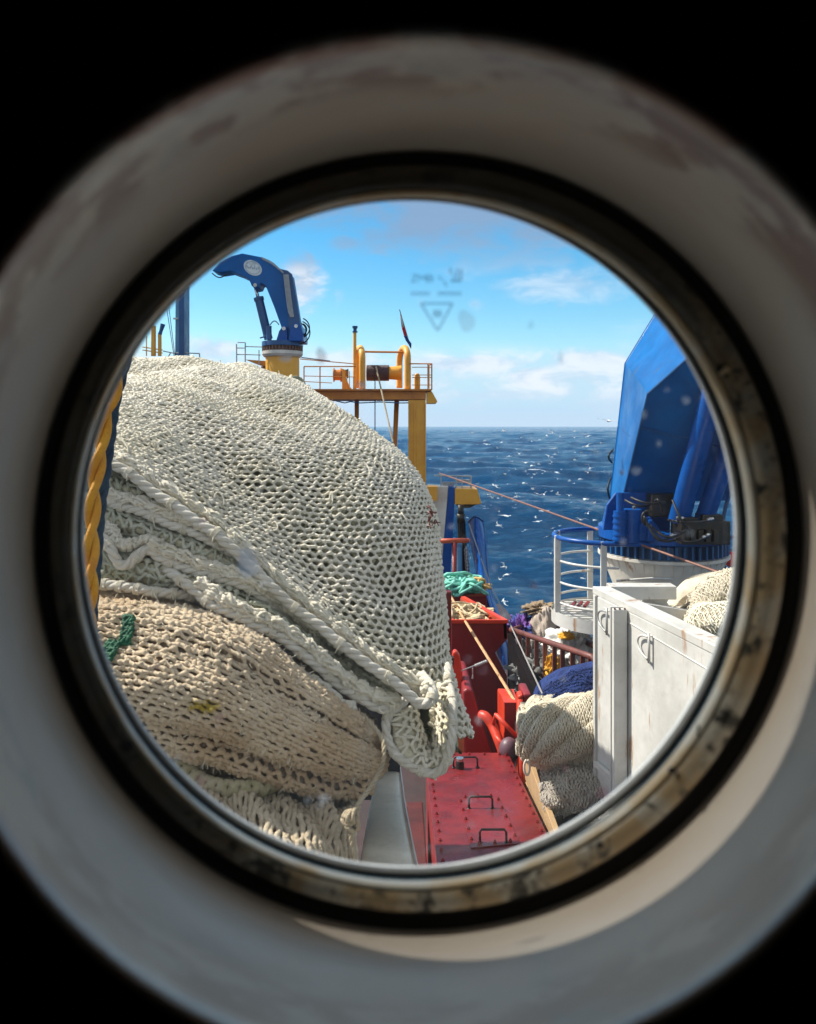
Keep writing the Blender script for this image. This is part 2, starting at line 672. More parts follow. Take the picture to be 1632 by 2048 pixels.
def hex_net(sf, ncell, nrow, r, rc=None, off=0.0, amp=0.16, jit=0.12, mask=None, seed=1, sides=5, kr=1.5, seg=3, transpose=False, lean=0.0, wob=0.0, knots=True):
    """knotted netting pulled sideways: wavy rows of twine joined by short slanting bars"""
    rg = np.random.default_rng(seed)
    mb = MB()
    rc = rc or r * .85
    H = ncell * 2
    ju = rg.normal(0, jit, (nrow + 1, H + 1))
    jv = rg.normal(0, jit * .8, (nrow + 1, H + 1))
    jn = rg.uniform(-.3, 1.1, (nrow + 1, H + 1))

    def at_uv(u, v, n):
        u, v = u / H, v / nrow
        if transpose:
            u, v = v, u
        P, N = sf.ev(np.asarray(u, float), np.asarray(v, float))
        return P + N * (off + r * np.asarray(n))[..., None], N

    def tubes(P, N, rad, keep):
        T = np.gradient(P, axis=0)
        T /= np.linalg.norm(T, axis=1)[:, None] + 1e-12
        B = np.cross(T, N)
        B /= np.linalg.norm(B, axis=1)[:, None] + 1e-12
        N2 = np.cross(B, T)
        a = np.arange(sides) * 2 * math.pi / sides
        V = P[:, None] + rad[:, None, None] * (np.cos(a)[None, :, None] * B[:, None] + np.sin(a)[None, :, None] * N2[:, None])
        i, n = 0, len(P)
        while i < n:
            if not keep[i]:
                i += 1
                continue
            j = i
            while j + 1 < n and keep[j + 1]:
                j += 1
            if j > i:
                fs = [(q * sides + s, (q + 1) * sides + s, (q + 1) * sides + (s + 1) % sides, q * sides + (s + 1) % sides) for q in range(j - i) for s in range(sides)]
                mb.add(V[i:j + 1], fs)
            i = j + 1
        return T, B, N2

    t = np.arange(H * seg + 1) / seg
    h0 = np.minimum(t.astype(int), H - 1)
    fr = t - h0
    hs = np.arange(H + 1)
    for i in range(nrow + 1):
        kv = i + amp * np.where((hs + i) % 2 == 0, 1, -1) + jv[i]
        ku = hs + ju[i]
        f2 = fr * fr * (3 - 2 * fr)
        u = ku[h0] * (1 - fr) + ku[h0 + 1] * fr
        v = kv[h0] * (1 - f2) + kv[h0 + 1] * f2
        n = jn[i][h0] * (1 - fr) + jn[i][h0 + 1] * fr
        P, N = at_uv(u, v, n)
        if wob:
            P = P + rg.normal(0, wob, P.shape)
        keep = np.ones(len(P), bool) if mask is None else mask(P)
        T, B, N2 = tubes(P, N, r * rg.uniform(.82, 1.2, len(P)), keep)
        if knots:
            for q in range(0, len(P), seg):
                if keep[q]:
                    s = r * kr * rg.uniform(.8, 1.2)
                    c, ax, bx, nx = P[q], T[q] * s * 1.2, B[q] * s, N2[q] * s * .95
                    d = .68
                    vv = [c + ax, c + (ax + bx) * d, c + bx, c + (bx - ax) * d, c - ax, c - (ax + bx) * d, c - bx, c + (ax - bx) * d]
                    top = [c + nx + ax * .4, c + nx + bx * .4, c + nx - ax * .4, c + nx - bx * .4]
                    mb.add(vv + top, [(0, 1, 9, 8), (1, 2, 9), (2, 3, 9), (3, 4, 10, 9), (4, 5, 10), (5, 6, 11, 10), (6, 7, 11), (7, 0, 8, 11), (8, 9, 10, 11)])
        if i < nrow:
            for h in range(i % 2, H + 1, 2):
                s = np.linspace(0, 1, 4)
                ua, va = h + ju[i][h], i + amp + jv[i][h]
                ub, vb = h + ju[i + 1][h] + lean, i + 1 - amp + jv[i + 1][h]
                nn = jn[i][h] * (1 - s) + jn[i + 1][h] * s - .5 * np.sin(math.pi * s)
                P, N = at_uv(ua + (ub - ua) * s, va + (vb - va) * s, nn)
                keep = np.ones(4, bool) if mask is None else mask(P)
                if keep.all():
                    tubes(P, N, np.full(4, rc), keep)
    return mb


def rope_mb(P, R, pitch, strands=3, sides=8, hand=1, mb=None, step=None):
    mb = mb or MB()
    d = np.r_[0, np.cumsum(np.linalg.norm(np.diff(P, axis=0), axis=1))]
    n = max(8, int(d[-1] / (pitch / 14)))
    P = arc(P, n)
    d = np.linspace(0, d[-1], n)
    T = np.gradient(P, axis=0)
    T /= np.linalg.norm(T, axis=1)[:, None] + 1e-12
    x = np.cross(T[0], (0.3, 0.2, 0.9))
    N = np.zeros_like(P)
    for i in range(n):
        x = x - T[i] * (x @ T[i])
        x /= np.linalg.norm(x)
        N[i] = x
    B = np.cross(T, N)
    for k in range(strands):
        a = hand * 2 * math.pi * d / pitch + k * 2 * math.pi / strands
        q = R * (0.46 if strands >= 3 else 0.5)
        C = P + q * (np.cos(a)[:, None] * N + np.sin(a)[:, None] * B)
        mb.tube(C, R * (0.56 if strands >= 3 else 0.52), sides)
    return mb


def band_mb(P, T, R, w, mb, turns=3, rr=0.18):
    """lashing: a few turns of twine round a rope at P with direction T"""
    T = T / np.linalg.norm(T)
    x = np.cross(T, (0.1, 0.9, 0.2))
    x /= np.linalg.norm(x)
    y = np.cross(T, x)
    n = turns * 14
    a = np.arange(n + 1) / 14 * 2 * math.pi
    s = (np.arange(n + 1) / n - 0.5) * w
    C = P + R * (np.cos(a)[:, None] * x + np.sin(a)[:, None] * y) + s[:, None] * T
    return mb.tube(C, R * rr, 6)

# ------------------------------------------------------------------ materials
STAIN = None
YST = at(415, 1405, 2.2)          # a yellow paint stain on the old tan net
M = dict(
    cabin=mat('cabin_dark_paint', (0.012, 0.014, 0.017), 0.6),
    white=mat('white_paint', (0.60, 0.59, 0.56), 0.42, (0.50, 0.49, 0.46), 2.2, lo=.42, hi=.62, bump=0.3, bscale=14, rust=0.46, rscale=6, streak=6, rust_c=(.36, .22, .13), grime=.22),
    creamsteel=mat('cream_steel', (0.84, 0.78, 0.64), 0.42, (0.72, 0.66, 0.54), 7.0, bump=0.12, bscale=60, grime=.25),
    whitep=mat('pedestal_white', (0.70, 0.66, 0.58), 0.5, (0.52, 0.48, 0.42), 3.0, bump=.1, rust=0.35, rscale=4, streak=6, rust_c=(0.33, 0.2, 0.11)),
    yellow=mat('yellow_paint', (0.80, 0.40, 0.045), 0.42, (0.66, 0.29, 0.03), 1.3, bump=.1, rust=0.22, rscale=2.6, streak=4, rust_c=(0.28, 0.10, 0.03)),
    orange=mat('rusty_yellow', (0.62, 0.24, 0.035), 0.5, (0.42, 0.14, 0.03), 1.5, bump=.1, rust=0.45, rscale=3, rust_c=(0.22, 0.07, 0.03)),
    blue=mat('blue_paint', (0.004, 0.085, 0.36), 0.3, (0.003, 0.055, 0.24), 1.8, bump=.15, bscale=20, grime=.3, rust=.05, rscale=9, spec=.3),
    blue2=mat('blue_boom', (0.002, 0.13, 0.40), 0.38, (0.002, 0.09, 0.30), 1.3, lo=.4, hi=.62, bump=.2, bscale=10, grime=.35, rust=.36, rscale=5, streak=7, spec=.22, rust_c=(.03, .09, .20)),
    netc2=mat('heap_cream_twine', (0.70, 0.59, 0.43), 0.82, (0.54, 0.43, 0.29), 3, bump=.9, bscale=380, grime=.25, spec=.2),
    bluedk=mat('blue_old', (0.012, 0.085, 0.24), 0.4, (0.01, 0.06, 0.17), 1.8, bump=.1, rust=.12, rscale=5),
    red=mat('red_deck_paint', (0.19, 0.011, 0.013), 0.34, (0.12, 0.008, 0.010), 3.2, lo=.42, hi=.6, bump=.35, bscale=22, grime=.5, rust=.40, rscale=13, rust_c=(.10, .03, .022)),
    redor=mat('red_lit_paint', (0.62, 0.045, 0.012), 0.42, (0.48, 0.03, 0.012), 3.0, bump=.12, grime=.2, rust=.08, rscale=9),  # bright red; on the hauler it stands in for sunlit faces
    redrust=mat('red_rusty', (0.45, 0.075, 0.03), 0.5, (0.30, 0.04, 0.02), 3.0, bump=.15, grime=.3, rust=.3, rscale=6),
    maroon=mat('maroon_paint_and_shade', (0.26, 0.016, 0.02), 0.42, (0.18, 0.013, 0.016), 2.0, bump=.12, grime=.3),  # dark red; on the hauler posts it stands in for shade
    cage=mat('cage_steel', (0.16, 0.045, 0.035), 0.5, (0.10, 0.03, 0.025), 6.0, bump=.2, rust=.3, rscale=8),
    black=mat('black_rubber', (0.012, 0.012, 0.013), 0.5, bump=.1),
    grease=mat('greasy_steel', (0.03, 0.032, 0.034), 0.35, (0.06, 0.045, 0.03), 12, metal=.6, bump=.25, grime=.3),
    steel=mat('bare_steel', (0.55, 0.56, 0.57), 0.25, (0.4, 0.4, 0.4), 20, metal=.9),
    galv=mat('galvanised', (0.42, 0.43, 0.43), 0.45, (0.3, 0.3, 0.3), 20, metal=.4, rust=.25, rscale=12),
    deck=mat('deck_paint', (0.045, 0.022, 0.02), 0.6, (0.03, 0.02, 0.02), 3, bump=.2, rust=.35, rscale=3),
    hull=mat('hull_blue', (0.01, 0.03, 0.09), 0.4, (0.012, 0.02, 0.05), 2, rust=.2),
    wood=mat('plank_wood', (0.42, 0.27, 0.13), 0.7, (0.36, 0.23, 0.12), 9, bump=.4, bscale=90, grime=.4, streak=1),
    netw=mat('white_net_twine', (0.93, 0.87, 0.74), 0.75, (0.82, 0.76, 0.60), 2.6, bump=.8, bscale=420, grime=.10, spec=.25),
    netin=mat('inner_net_twine', (0.80, 0.74, 0.57), 0.85, (0.62, 0.59, 0.40), 3.5, bump=1.0, bscale=150, grime=.3, spec=.2),
    netcore=mat('net_core', (0.50, 0.48, 0.34), 0.9, (0.28, 0.28, 0.18), 9, lo=.3, hi=.65, bump=1.0, bscale=90, grime=.6, spec=.1),
    ropew=mat('white_rope', (0.80, 0.76, 0.67), 0.7, (0.68, 0.63, 0.53), 6, bump=.8, bscale=380, grime=.15, spec=.25),
    ropet=mat('tan_rope', (0.50, 0.42, 0.30), 0.8, (0.36, 0.28, 0.18), 5, bump=.8, bscale=300, grime=.3, spec=.2),
    nett=STAIN or mat('tan_net_twine', (0.84, 0.69, 0.50), 0.82, (0.66, 0.48, 0.30), 2.2, lo=.4, hi=.62, bump=.9, bscale=380, grime=.28, spec=.2),
    nettc=mat('tan_net_core', (0.52, 0.40, 0.28), 0.9, (0.28, 0.20, 0.13), 8, lo=.35, hi=.65, bump=1.0, bscale=120, grime=.6, spec=.1),
    netc=mat('cream_net_twine', (0.84, 0.77, 0.62), 0.8, (0.72, 0.62, 0.46), 4, bump=.9, bscale=380, grime=.18, spec=.2),
    netcr=mat('cream_net_body', (0.72, 0.65, 0.52), 0.85, (0.52, 0.44, 0.33), 3.5, lo=.35, hi=.7, bump=1.0, bscale=110, grime=.45, spec=.15),
    netg=mat('grey_net_twine', (0.44, 0.40, 0.36), 0.85, (0.27, 0.23, 0.21), 5, bump=1.0, bscale=200, grime=.4, spec=.15),
    netb=mat('blue_net_twine', (0.018, 0.045, 0.19), 0.75, (0.010, 0.022, 0.10), 8, bump=1.0, bscale=160, grime=.3, spec=.3),
    ropey=mat('yellow_rope', (0.86, 0.42, 0.02), 0.55, (0.72, 0.28, 0.015), 12, bump=.9, bscale=260, grime=.3, rust=.16, rscale=45, spec=.4),
    ropeb=mat('navy_rope', (0.012, 0.035, 0.075), 0.6, (0.02, 0.06, 0.10), 12, bump=.9, bscale=260, spec=.3),
    green=mat('green_twine', (0.008, 0.13, 0.06), 0.6, (0.006, 0.08, 0.04), 20, bump=.6, bscale=300),
    yel=mat('yellow_stain_twine', (0.62, 0.42, 0.01), 0.8, (0.30, 0.20, 0.02), 25, bump=.6, bscale=300),
    olive=mat('algae_net', (0.13, 0.17, 0.035), 0.9, (0.05, 0.07, 0.015), 12, bump=1.0, bscale=160, spec=.1),
    ropebr=mat('braided_rope', (0.56, 0.49, 0.33), 0.75, (0.40, 0.36, 0.20), 10, bump=.8, bscale=300, grime=.2),
    teal=mat('teal_rope', (0.22, 0.62, 0.50), 0.6, (0.14, 0.48, 0.38), 8, bump=.6, bscale=200),
    gold=mat('amber_rope', (0.62, 0.38, 0.14), 0.7, (0.44, 0.24, 0.08), 8, bump=.6, bscale=200),
    tanheap=mat('tan_heap', (0.62, 0.50, 0.32), 0.85, (0.44, 0.33, 0.19), 5, bump=1.0, bscale=60, grime=.3),
    purple=mat('purple_net', (0.17, 0.06, 0.30), 0.8, (0.03, 0.07, 0.28), 3.5, lo=.45, hi=.55, bump=1.0, bscale=60, grime=.5),
    cloth=mat('yellow_cloth', (0.80, 0.42, 0.02), 0.7, (0.55, 0.26, 0.02), 8, bump=.6, bscale=25),
    bag=mat('white_bag', (0.66, 0.66, 0.62), 0.6, (0.50, 0.50, 0.48), 5, bump=.7, bscale=18, grime=.2),
    redbuoy=mat('red_buoy', (0.75, 0.02, 0.035), 0.35, (0.6, 0.015, 0.03), 6),
    gull=mat('gull_white', (0.82, 0.82, 0.80), 0.6),
    gullg=mat('gull_grey', (0.36, 0.38, 0.40), 0.6),
    flagw=mat('flag_white', (0.75, 0.75, 0.75), 0.7), flagb=mat('flag_blue', (0.01, 0.04, 0.25), 0.7), flagr=mat('flag_red', (0.6, 0.015, 0.03), 0.7),
    wire=mat('rusty_wire', (0.24, 0.10, 0.07), 0.55, (0.15, 0.07, 0.05), 20),
    greywire=mat('grey_wire', (0.30, 0.28, 0.26), 0.5), darkwire=mat('dark_wire', (0.02, 0.035, 0.06), 0.5),
    seal=mat('sealant_edge_glint', (0.60, 0.62, 0.62), 0.45, (0.45, 0.47, 0.48), 30, grime=.2),  # sealant ring, its white standing in for the reflection at the glass edge
    gasket=mat('dark_gasket', (0.006, 0.018, 0.023), 0.25, (0.01, 0.03, 0.035), 30, coat=.3),
)

def add_stain(m, org):
    nt = m.node_tree
    q = G.__new__(G)
    q.nt = nt
    b = next(n for n in nt.nodes if n.type == 'BSDF_PRINCIPLED')
    src = b.inputs['Base Color'].links[0].from_socket
    v = next(n for n in nt.nodes if n.type == 'TEX_COORD').outputs['Object']
    mp = q.n('ShaderNodeMapping')
    mp.vector_type = 'POINT'
    mp.inputs['Location'].default_value = tuple(-(YST - org))
    q.l(v, mp.inputs['Vector'])
    mp2 = q.n('ShaderNodeMapping')
    mp2.inputs['Rotation'].default_value = (0, math.radians(-24), 0)
    mp2.inputs['Scale'].default_value = (.42, .3, 1.0)
    q.l(mp.outputs[0], mp2.inputs['Vector'])
    ln = q.n('ShaderNodeVectorMath', operation='LENGTH')
    q.l(mp2.outputs[0], ln.inputs[0])
    d = q.math('ADD', ln.outputs['Value'], q.math('MULTIPLY', q.math('SUBTRACT', q.noise(v, 45, 3), .5), .035))
    c = q.mix(q.ramp(d, .026, .012), src, (0.50, 0.36, 0.04))
    c = q.mix(q.ramp(d, .008, .003), c, (0.05, 0.04, 0.02))
    q.l(c, b.inputs['Base Color'])


# rusty flaking paint on the frame of the porthole, and the chipped cream bead
def frame_mat(name, pale, dark, lo, hi, sc):
    m = bpy.data.materials.new(name)
    m.use_nodes = True
    q = G(m.node_tree)
    v = q.n('ShaderNodeTexCoord').outputs['Object']
    a = q.noise(v, sc, 6, 0.62, 0.4)
    b2 = q.noise(v, sc * 3.2, 4, 0.6)
    f = q.ramp(q.math('ADD', a, q.math('MULTIPLY', b2, 0.25)), lo, hi)
    c0 = q.mix(q.ramp(q.noise(v, sc * .6, 3), .4, .6), pale, tuple(x * y for x, y in zip(pale, (.9, .72, .5))))
    if 'flaking' in name:
        sp = q.n('ShaderNodeSeparateXYZ')
        q.l(v, sp.inputs[0])
        dd = q.math('SUBTRACT', q.math('MULTIPLY', sp.outputs[0], .75), q.math('MULTIPLY', sp.outputs[2], .65))
        dd = q.math('ADD', dd, q.math('MULTIPLY', q.math('SUBTRACT', a, .5), .16))
        f = q.math('MAXIMUM', f, q.ramp(dd, .10, .0, 0, .9))
    c = q.mix(f, c0, dark)
    b = q.n('ShaderNodeBsdfPrincipled')
    q.l(c, b.inputs['Base Color'])
    b.inputs['Roughness'].default_value = 0.32
    bp = q.n('ShaderNodeBump')
    bp.inputs['Strength'].default_value = 0.5
    bp.inputs['Distance'].default_value = 0.001
    q.l(a, bp.inputs['Height'])
    q.l(bp.outputs[0], b.inputs['Normal'])
    q.l(b.outputs[0], q.n('ShaderNodeOutputMaterial').inputs['Surface'])
    return m


M['rim'] = frame_mat('flaking_frame_paint', (0.46, 0.43, 0.36), (0.035, 0.035, 0.03), 0.60, 0.74, 62)
M['bead'] = frame_mat('cream_bead_paint', (0.84, 0.80, 0.68), (0.05, 0.045, 0.04), 0.78, 0.82, 45)


def reveal_mat():
    m = bpy.data.materials.new('reveal_enamel')
    m.use_nodes = True
    q = G(m.node_tree)
    v = q.n('ShaderNodeTexCoord').outputs['Object']
    sp = q.n('ShaderNodeSeparateXYZ')
    q.l(v, sp.inputs[0])
    a = q.noise(v, 11, 6, 0.6, 0.5)
    b2 = q.noise(v, 24, 5, 0.6, 0.2)
    base = q.mix(q.ramp(a, .35, .65), (0.97, 0.87, 0.75), (0.93, 0.80, 0.66))
    # old red primer and grey patches showing where paint was scraped near the room side (y small)
    edge = q.ramp(q.math('ADD', sp.outputs[1], q.math('MULTIPLY', q.math('SUBTRACT', a, 0.5), 0.05)), -0.135, -0.095, 1, 0)
    patch = q.math('MULTIPLY', edge, q.ramp(b2, 0.44, 0.56))
    base = q.mix(q.math('MULTIPLY', patch, q.ramp(sp.outputs[2], -.02, .09, .35, .95)), base, (0.44, 0.25, 0.19))
    patch2 = q.math('MULTIPLY', edge, q.ramp(q.noise(v, 17, 5, .6, .3), 0.55, 0.62))
    base = q.mix(q.math('MULTIPLY', patch2, .7), base, (0.72, 0.70, 0.64))
    b = q.n('ShaderNodeBsdfPrincipled')
    q.l(base, b.inputs['Base Color'])
    b.inputs['Roughness'].default_value = 0.33
    b.inputs['Coat Weight'].default_value = 0.3
    b.inputs['Coat Roughness'].default_value = 0.2
    bp = q.n('ShaderNodeBump')
    bp.inputs['Strength'].default_value = 0.35
    bp.inputs['Distance'].default_value = 0.004
    q.l(a, bp.inputs['Height'])
    q.l(bp.outputs[0], b.inputs['Normal'])
    q.l(b.outputs[0], q.n('ShaderNodeOutputMaterial').inputs['Surface'])
    return m


M['reveal'] = reveal_mat()


def glass_mat():
    m = bpy.data.materials.new('window_glass')
    m.use_nodes = True
    q = G(m.node_tree)
    v = q.n('ShaderNodeTexCoord').outputs['Object']
    tr = q.n('ShaderNodeBsdfTransparent')
    tr.inputs[0].default_value = (0.985, 0.995, 1.0, 1)
    gl = q.n('ShaderNodeBsdfGlossy')
    gl.inputs['Roughness'].default_value = 0.02
    fr = q.n('ShaderNodeFresnel')
    fr.inputs['IOR'].default_value = 1.45
    ms = q.n('ShaderNodeMixShader')
    q.l(q.math('MULTIPLY', fr.outputs[0], 0.8), ms.inputs[0])
    q.l(tr.outputs[0], ms.inputs[1])
    q.l(gl.outputs[0], ms.inputs[2])
    # salt film and specks on the pane
    df = q.n('ShaderNodeBsdfTranslucent')
    df.inputs[0].default_value = (0.85, 0.87, 0.9, 1)
    film = q.ramp(q.noise(v, 6, 5, .6, .4), 0.45, 0.85, 0.002, 0.014)
    spk = q.ramp(q.noise(v, 70, 2, .5), 0.70, 0.80, 0.0, 0.22)
    ms2 = q.n('ShaderNodeMixShader')
    q.l(q.math('ADD', film, spk), ms2.inputs[0])
    q.l(ms.outputs[0], ms2.inputs[1])
    q.l(df.outputs[0], ms2.inputs[2])
    q.l(ms2.outputs[0], q.n('ShaderNodeOutputMaterial').inputs['Surface'])
    return m


def film_mat(name, c, a, refl=False):
    m = bpy.data.materials.new(name)
    m.use_nodes = True
    q = G(m.node_tree)
    tr = q.n('ShaderNodeBsdfTransparent')
    d = q.n('ShaderNodeBsdfTranslucent')
    d.inputs[0].default_value = (*c, 1)
    d2 = q.n('ShaderNodeBsdfDiffuse')
    d2.inputs[0].default_value = (*c, 1)
    md = q.n('ShaderNodeMixShader')
    md.inputs[0].default_value = 0.3
    q.l(d.outputs[0], md.inputs[1])
    q.l(d2.outputs[0], md.inputs[2])
    ms = q.n('ShaderNodeMixShader')
    ms.inputs[0].default_value = a
    q.l(tr.outputs[0], ms.inputs[1])
    q.l(md.outputs[0], ms.inputs[2])
    q.l(ms.outputs[0], q.n('ShaderNodeOutputMaterial').inputs['Surface'])
    return m


# ------------------------------------------------------------------ the room and the porthole
# rings of the porthole: centre and radii as seen, the reveal mouth brought nearer so its wall catches light
RINGS = dict(glass=(818, 1067, 652, 667, .410), seal=(821, 1074, 661, 674, .405), gask=(824, 1078, 671, 683, .400),
             b1=(826, 1079.5, 678, 690, .3935), b2=(828, 1080.5, 685, 697.5, .3910), b3=(829.5, 1081, 690.5, 703, .3925),
             r1=(830, 1080, 694, 706, .3890), r2=(836, 1076, 734, 744, .3870), r3=(836, 1077, 737, 748, .389), g1=(838, 1079, 742, 754, .396),
             g2=(838, 1082, 768, 778, .394), v0=(838, 1082, 771, 781, .3905), v1=(841, 1088, 828, 840, .350), v2=(845, 1096, 900, 915, .298),
             v3=(849, 1104, 976, 997, .2430), v4=(850, 1107, 1001, 1025, .2270), v5=(851, 1108, 1016, 1042, .2240), w=(851, 1108, 1032, 1060, .2235))
NR = 192


def ring(k, n=NR, sc=1.0, dy=0.0):
    cx, cy, rx, ry, d = RINGS[k] if isinstance(k, str) else k
    a = np.arange(n) * 2 * math.pi / n
    x = (cx + rx * sc * np.cos(a) - 816) * d / F
    z = EZ - (cy + ry * sc * np.sin(a) - 853) * d / F
    return np.stack([x, np.full(n, d + dy), z], 1)


def ring_grid(keys, extra=None):
    return np.array([k if isinstance(k, np.ndarray) else ring(k) for k in keys])


WALL_Y = 0.2235
cc = ring('w').mean(0)
room = thing('cabin', 'unlit near-black cabin room around the porthole that the view is taken from', 'room', (0, -1.0, EZ - 1.6))
# inner wall with a round opening
def wall_with_hole(hole, half_w, z0, z1, y, back=None):
    n = len(hole)
    outer = []
    c = hole.mean(0)
    for p in hole:
        d = p - c
        t = min(abs((half_w if d[0] > 0 else half_w) / d[0]) if abs(d[0]) > 1e-9 else 1e9,
                abs(((z1 - c[2]) if d[2] > 0 else (c[2] - z0)) / d[2]) if abs(d[2]) > 1e-9 else 1e9)
        q = c + d * t
        q[1] = y
        outer.append(q)
    mb = MB()
    mid = [hole[i] * .9 + outer[i] * .1 for i in range(n)]
    mb.grid(np.array([hole, mid, outer]), closed_u=True)
    return mb


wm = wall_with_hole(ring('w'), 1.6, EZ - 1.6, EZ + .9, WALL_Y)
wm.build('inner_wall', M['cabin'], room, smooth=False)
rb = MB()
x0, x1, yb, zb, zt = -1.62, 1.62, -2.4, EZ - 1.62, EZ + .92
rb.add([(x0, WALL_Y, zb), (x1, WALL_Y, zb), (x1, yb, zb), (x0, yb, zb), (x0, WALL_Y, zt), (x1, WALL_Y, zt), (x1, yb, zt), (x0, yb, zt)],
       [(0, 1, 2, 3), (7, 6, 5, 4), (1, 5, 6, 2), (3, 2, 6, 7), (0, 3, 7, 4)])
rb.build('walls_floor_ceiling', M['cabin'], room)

ph = thing('porthole', 'round steel porthole with flaking cream frame and black gasket in a deep white reveal', 'porthole', ring('glass').mean(0))
MB().grid(ring_grid(['w', 'v5', 'v4', 'v3', 'v2', 'v1', 'v0', 'g2']), True).build('reveal', M['reveal'], ph, smooth=True)
MB().grid(ring_grid(['g2', 'g1', 'r3']), True).build('rubber_gasket', M['black'], ph, smooth=True)
MB().grid(ring_grid(['r3', 'r2', 'r1', 'b3']), True).build('frame_ring', M['rim'], ph, smooth=True)
MB().grid(ring_grid(['b3', 'b2', 'b1', 'gask']), True).build('bead', M['bead'], ph, smooth=True)
MB().grid(ring_grid(['gask', (822, 1075, 664, 677, .4075), (821.5, 1075, 662, 675.5, .4065)]), True).build('inner_gasket', M['gasket'], ph, smooth=True)
MB().grid(ring_grid([(821.5, 1075, 662, 675.5, .4065), 'seal', 'glass', (818, 1067, 650, 665, .4125)]), True).build('sealant', M['seal'], ph, smooth=True)
# pane of glass, 8 mm thick
gp = MB()
fr_, bk_ = ring((818, 1067, 663, 678, .4095)), ring((818, 1067, 663, 678, .4095), dy=.008)
gp.add(np.vstack([fr_, bk_]), [tuple(range(NR)), tuple(range(2 * NR - 1, NR - 1, -1))] + [(i, i + NR, (i + 1) % NR + NR, (i + 1) % NR) for i in range(NR)])
pane = gp.build('glass_pane', glass_mat(), ph)
# dried drops and grime blobs on the pane
D1 = film_mat('dried_salt', (0.80, 0.84, 0.92), .55)
D2 = film_mat('rust_smear', (0.60, 0.30, 0.32), .42)
D3 = film_mat('pale_salt', (0.85, 0.86, 0.88), .26)
DB = film_mat('blue_grime', (0.05, 0.16, 0.35), .16)
drops = [(496, 1126, 24, 27, D1), (642, 711, 11, 15, D2), (933, 642, 17, 22, D3), (571, 716, 12, 8, D1), (1272, 941, 9, 9, D1), (400, 812, 10, 8, D3), (722, 769, 9, 7, D1),
         (966, 1340, 10, 11, D2), (935, 1318, 9, 8, D2), (857, 1695, 9, 7, D3), (942, 1650, 10, 6, D3), (1130, 1536, 6, 8, D2), (1068, 1172, 7, 8, D2), (1380, 1065, 9, 8, D3),
         (1288, 828, 6, 8, D1), (1318, 887, 5, 6, D1), (1372, 800, 9, 7, D1), (1062, 650, 6, 9, DB), (1122, 715, 5, 14, DB), (1150, 1445, 6, 5, D3), (1193, 905, 7, 8, D3), (1206, 1585, 12, 14, D2),
         (438, 1435, 8, 10, D2), (312, 1330, 6, 9, D2), (400, 1562, 9, 14, D2), (1245, 944, 5, 5, D1), (405, 1040, 8, 9, D2)]
for (px, py, rx, ry, mm) in drops:
    b = MB()
    c0 = np.array(((px - 816) * .4088 / F, .4088, EZ - (py - 853) * .4088 / F))
    n = 20
    rg = random.Random(px)
    vs = [c0 - (0, .0006, 0)]
    k1, k2 = rg.uniform(0, 6), rg.uniform(0, 6)
    for j in range(n):
        a = j * 2 * math.pi / n
        w = 1 + .13 * math.sin(2 * a + k1) + .09 * math.sin(3 * a + k2)
        vs.append(c0 + np.array((rx * w * math.cos(a), 0, ry * w * math.sin(a))) * .41 / F + (0, .0004, 0))
    b.add(vs, [(0, 1 + j, 1 + (j + 1) % n) for j in range(n)])
    b.build('dried_drop', mm, pane, smooth=True)
# the maker's stamp printed on the glass: worn lettering, a line of small print, a triangle with a sign in it
sm = MB()
def gq(x0_, y0_, x1_, y1_):
    d = .4087
    p = [np.array(((x - 816) * d / F, d, EZ - (y - 853) * d / F)) for x, y in ((x0_, y0_), (x1_, y0_), (x1_, y1_), (x0_, y1_))]
    sm.add(p, [(3, 2, 1, 0)])
def gs(xa, ya, xb, yb_, w):
    d = .4087
    a, b = np.array((xa, ya), float), np.array((xb, yb_), float)
    t = (b - a) / np.linalg.norm(b - a)
    nn = np.array((-t[1], t[0])) * w / 2
    p = [np.array(((x - 816) * d / F, d, EZ - (y - 853) * d / F)) for x, y in (a - nn, b - nn, b + nn, a + nn)]
    sm.add(p, [(0, 1, 2, 3)])
def gl_(segs, ox, oy, s, w):
    for s4 in segs:
        gs(ox + s4[0] * s, oy + s4[1] * s, ox + s4[2] * s, oy + s4[3] * s, w)
Z2 = [(0, 0, 1, 0), (1, 0, 0, 1.2), (0, 1.2, 1, 1.2)]
MMs = [(0, 1.2, 0, 0), (0, 0, .6, .7), (.6, .7, 1.2, 0), (1.2, 0, 1.2, 1.2)]
BB = [(0, 0, 0, 1.2), (0, 0, .9, .1), (0, .6, .9, .6), (0, 1.2, .9, 1.1), (.9, .1, .9, 1.1)]
gl_(Z2, 823, 550, 11, 3.2); gl_(MMs, 838, 550, 11, 3.2); gl_(BB, 855, 550, 11, 3.2)
gs(877, 553, 884, 560, 4); gs(888, 562, 893, 573, 4)
gs(901, 535, 901, 548, 4); gs(901, 562, 922, 562, 5); gs(922, 538, 922, 562, 5); gs(914, 538, 914, 560, 4); gs(907, 546, 907, 560, 3)
for k in range(9):
    gs(823 + k * 4.4, 583, 823 + k * 4.4, 591, 2.9)
for k in range(11):
    gs(877 + k * 4.4, 583, 877 + k * 4.4, 591, 3.0)
gs(842, 607, 905, 607, 4.5); gs(842, 607, 875, 661, 4.5); gs(905, 607, 876, 661, 4.5)
for k in range(4):
    gs(868 + k * 4.5, 619, 868 + k * 4.5, 636, 3)
gs(866, 627, 884, 627, 3)
sm.build('maker_stamp', film_mat('stamp_ink', (0.05, 0.22, 0.42), .5), pane)

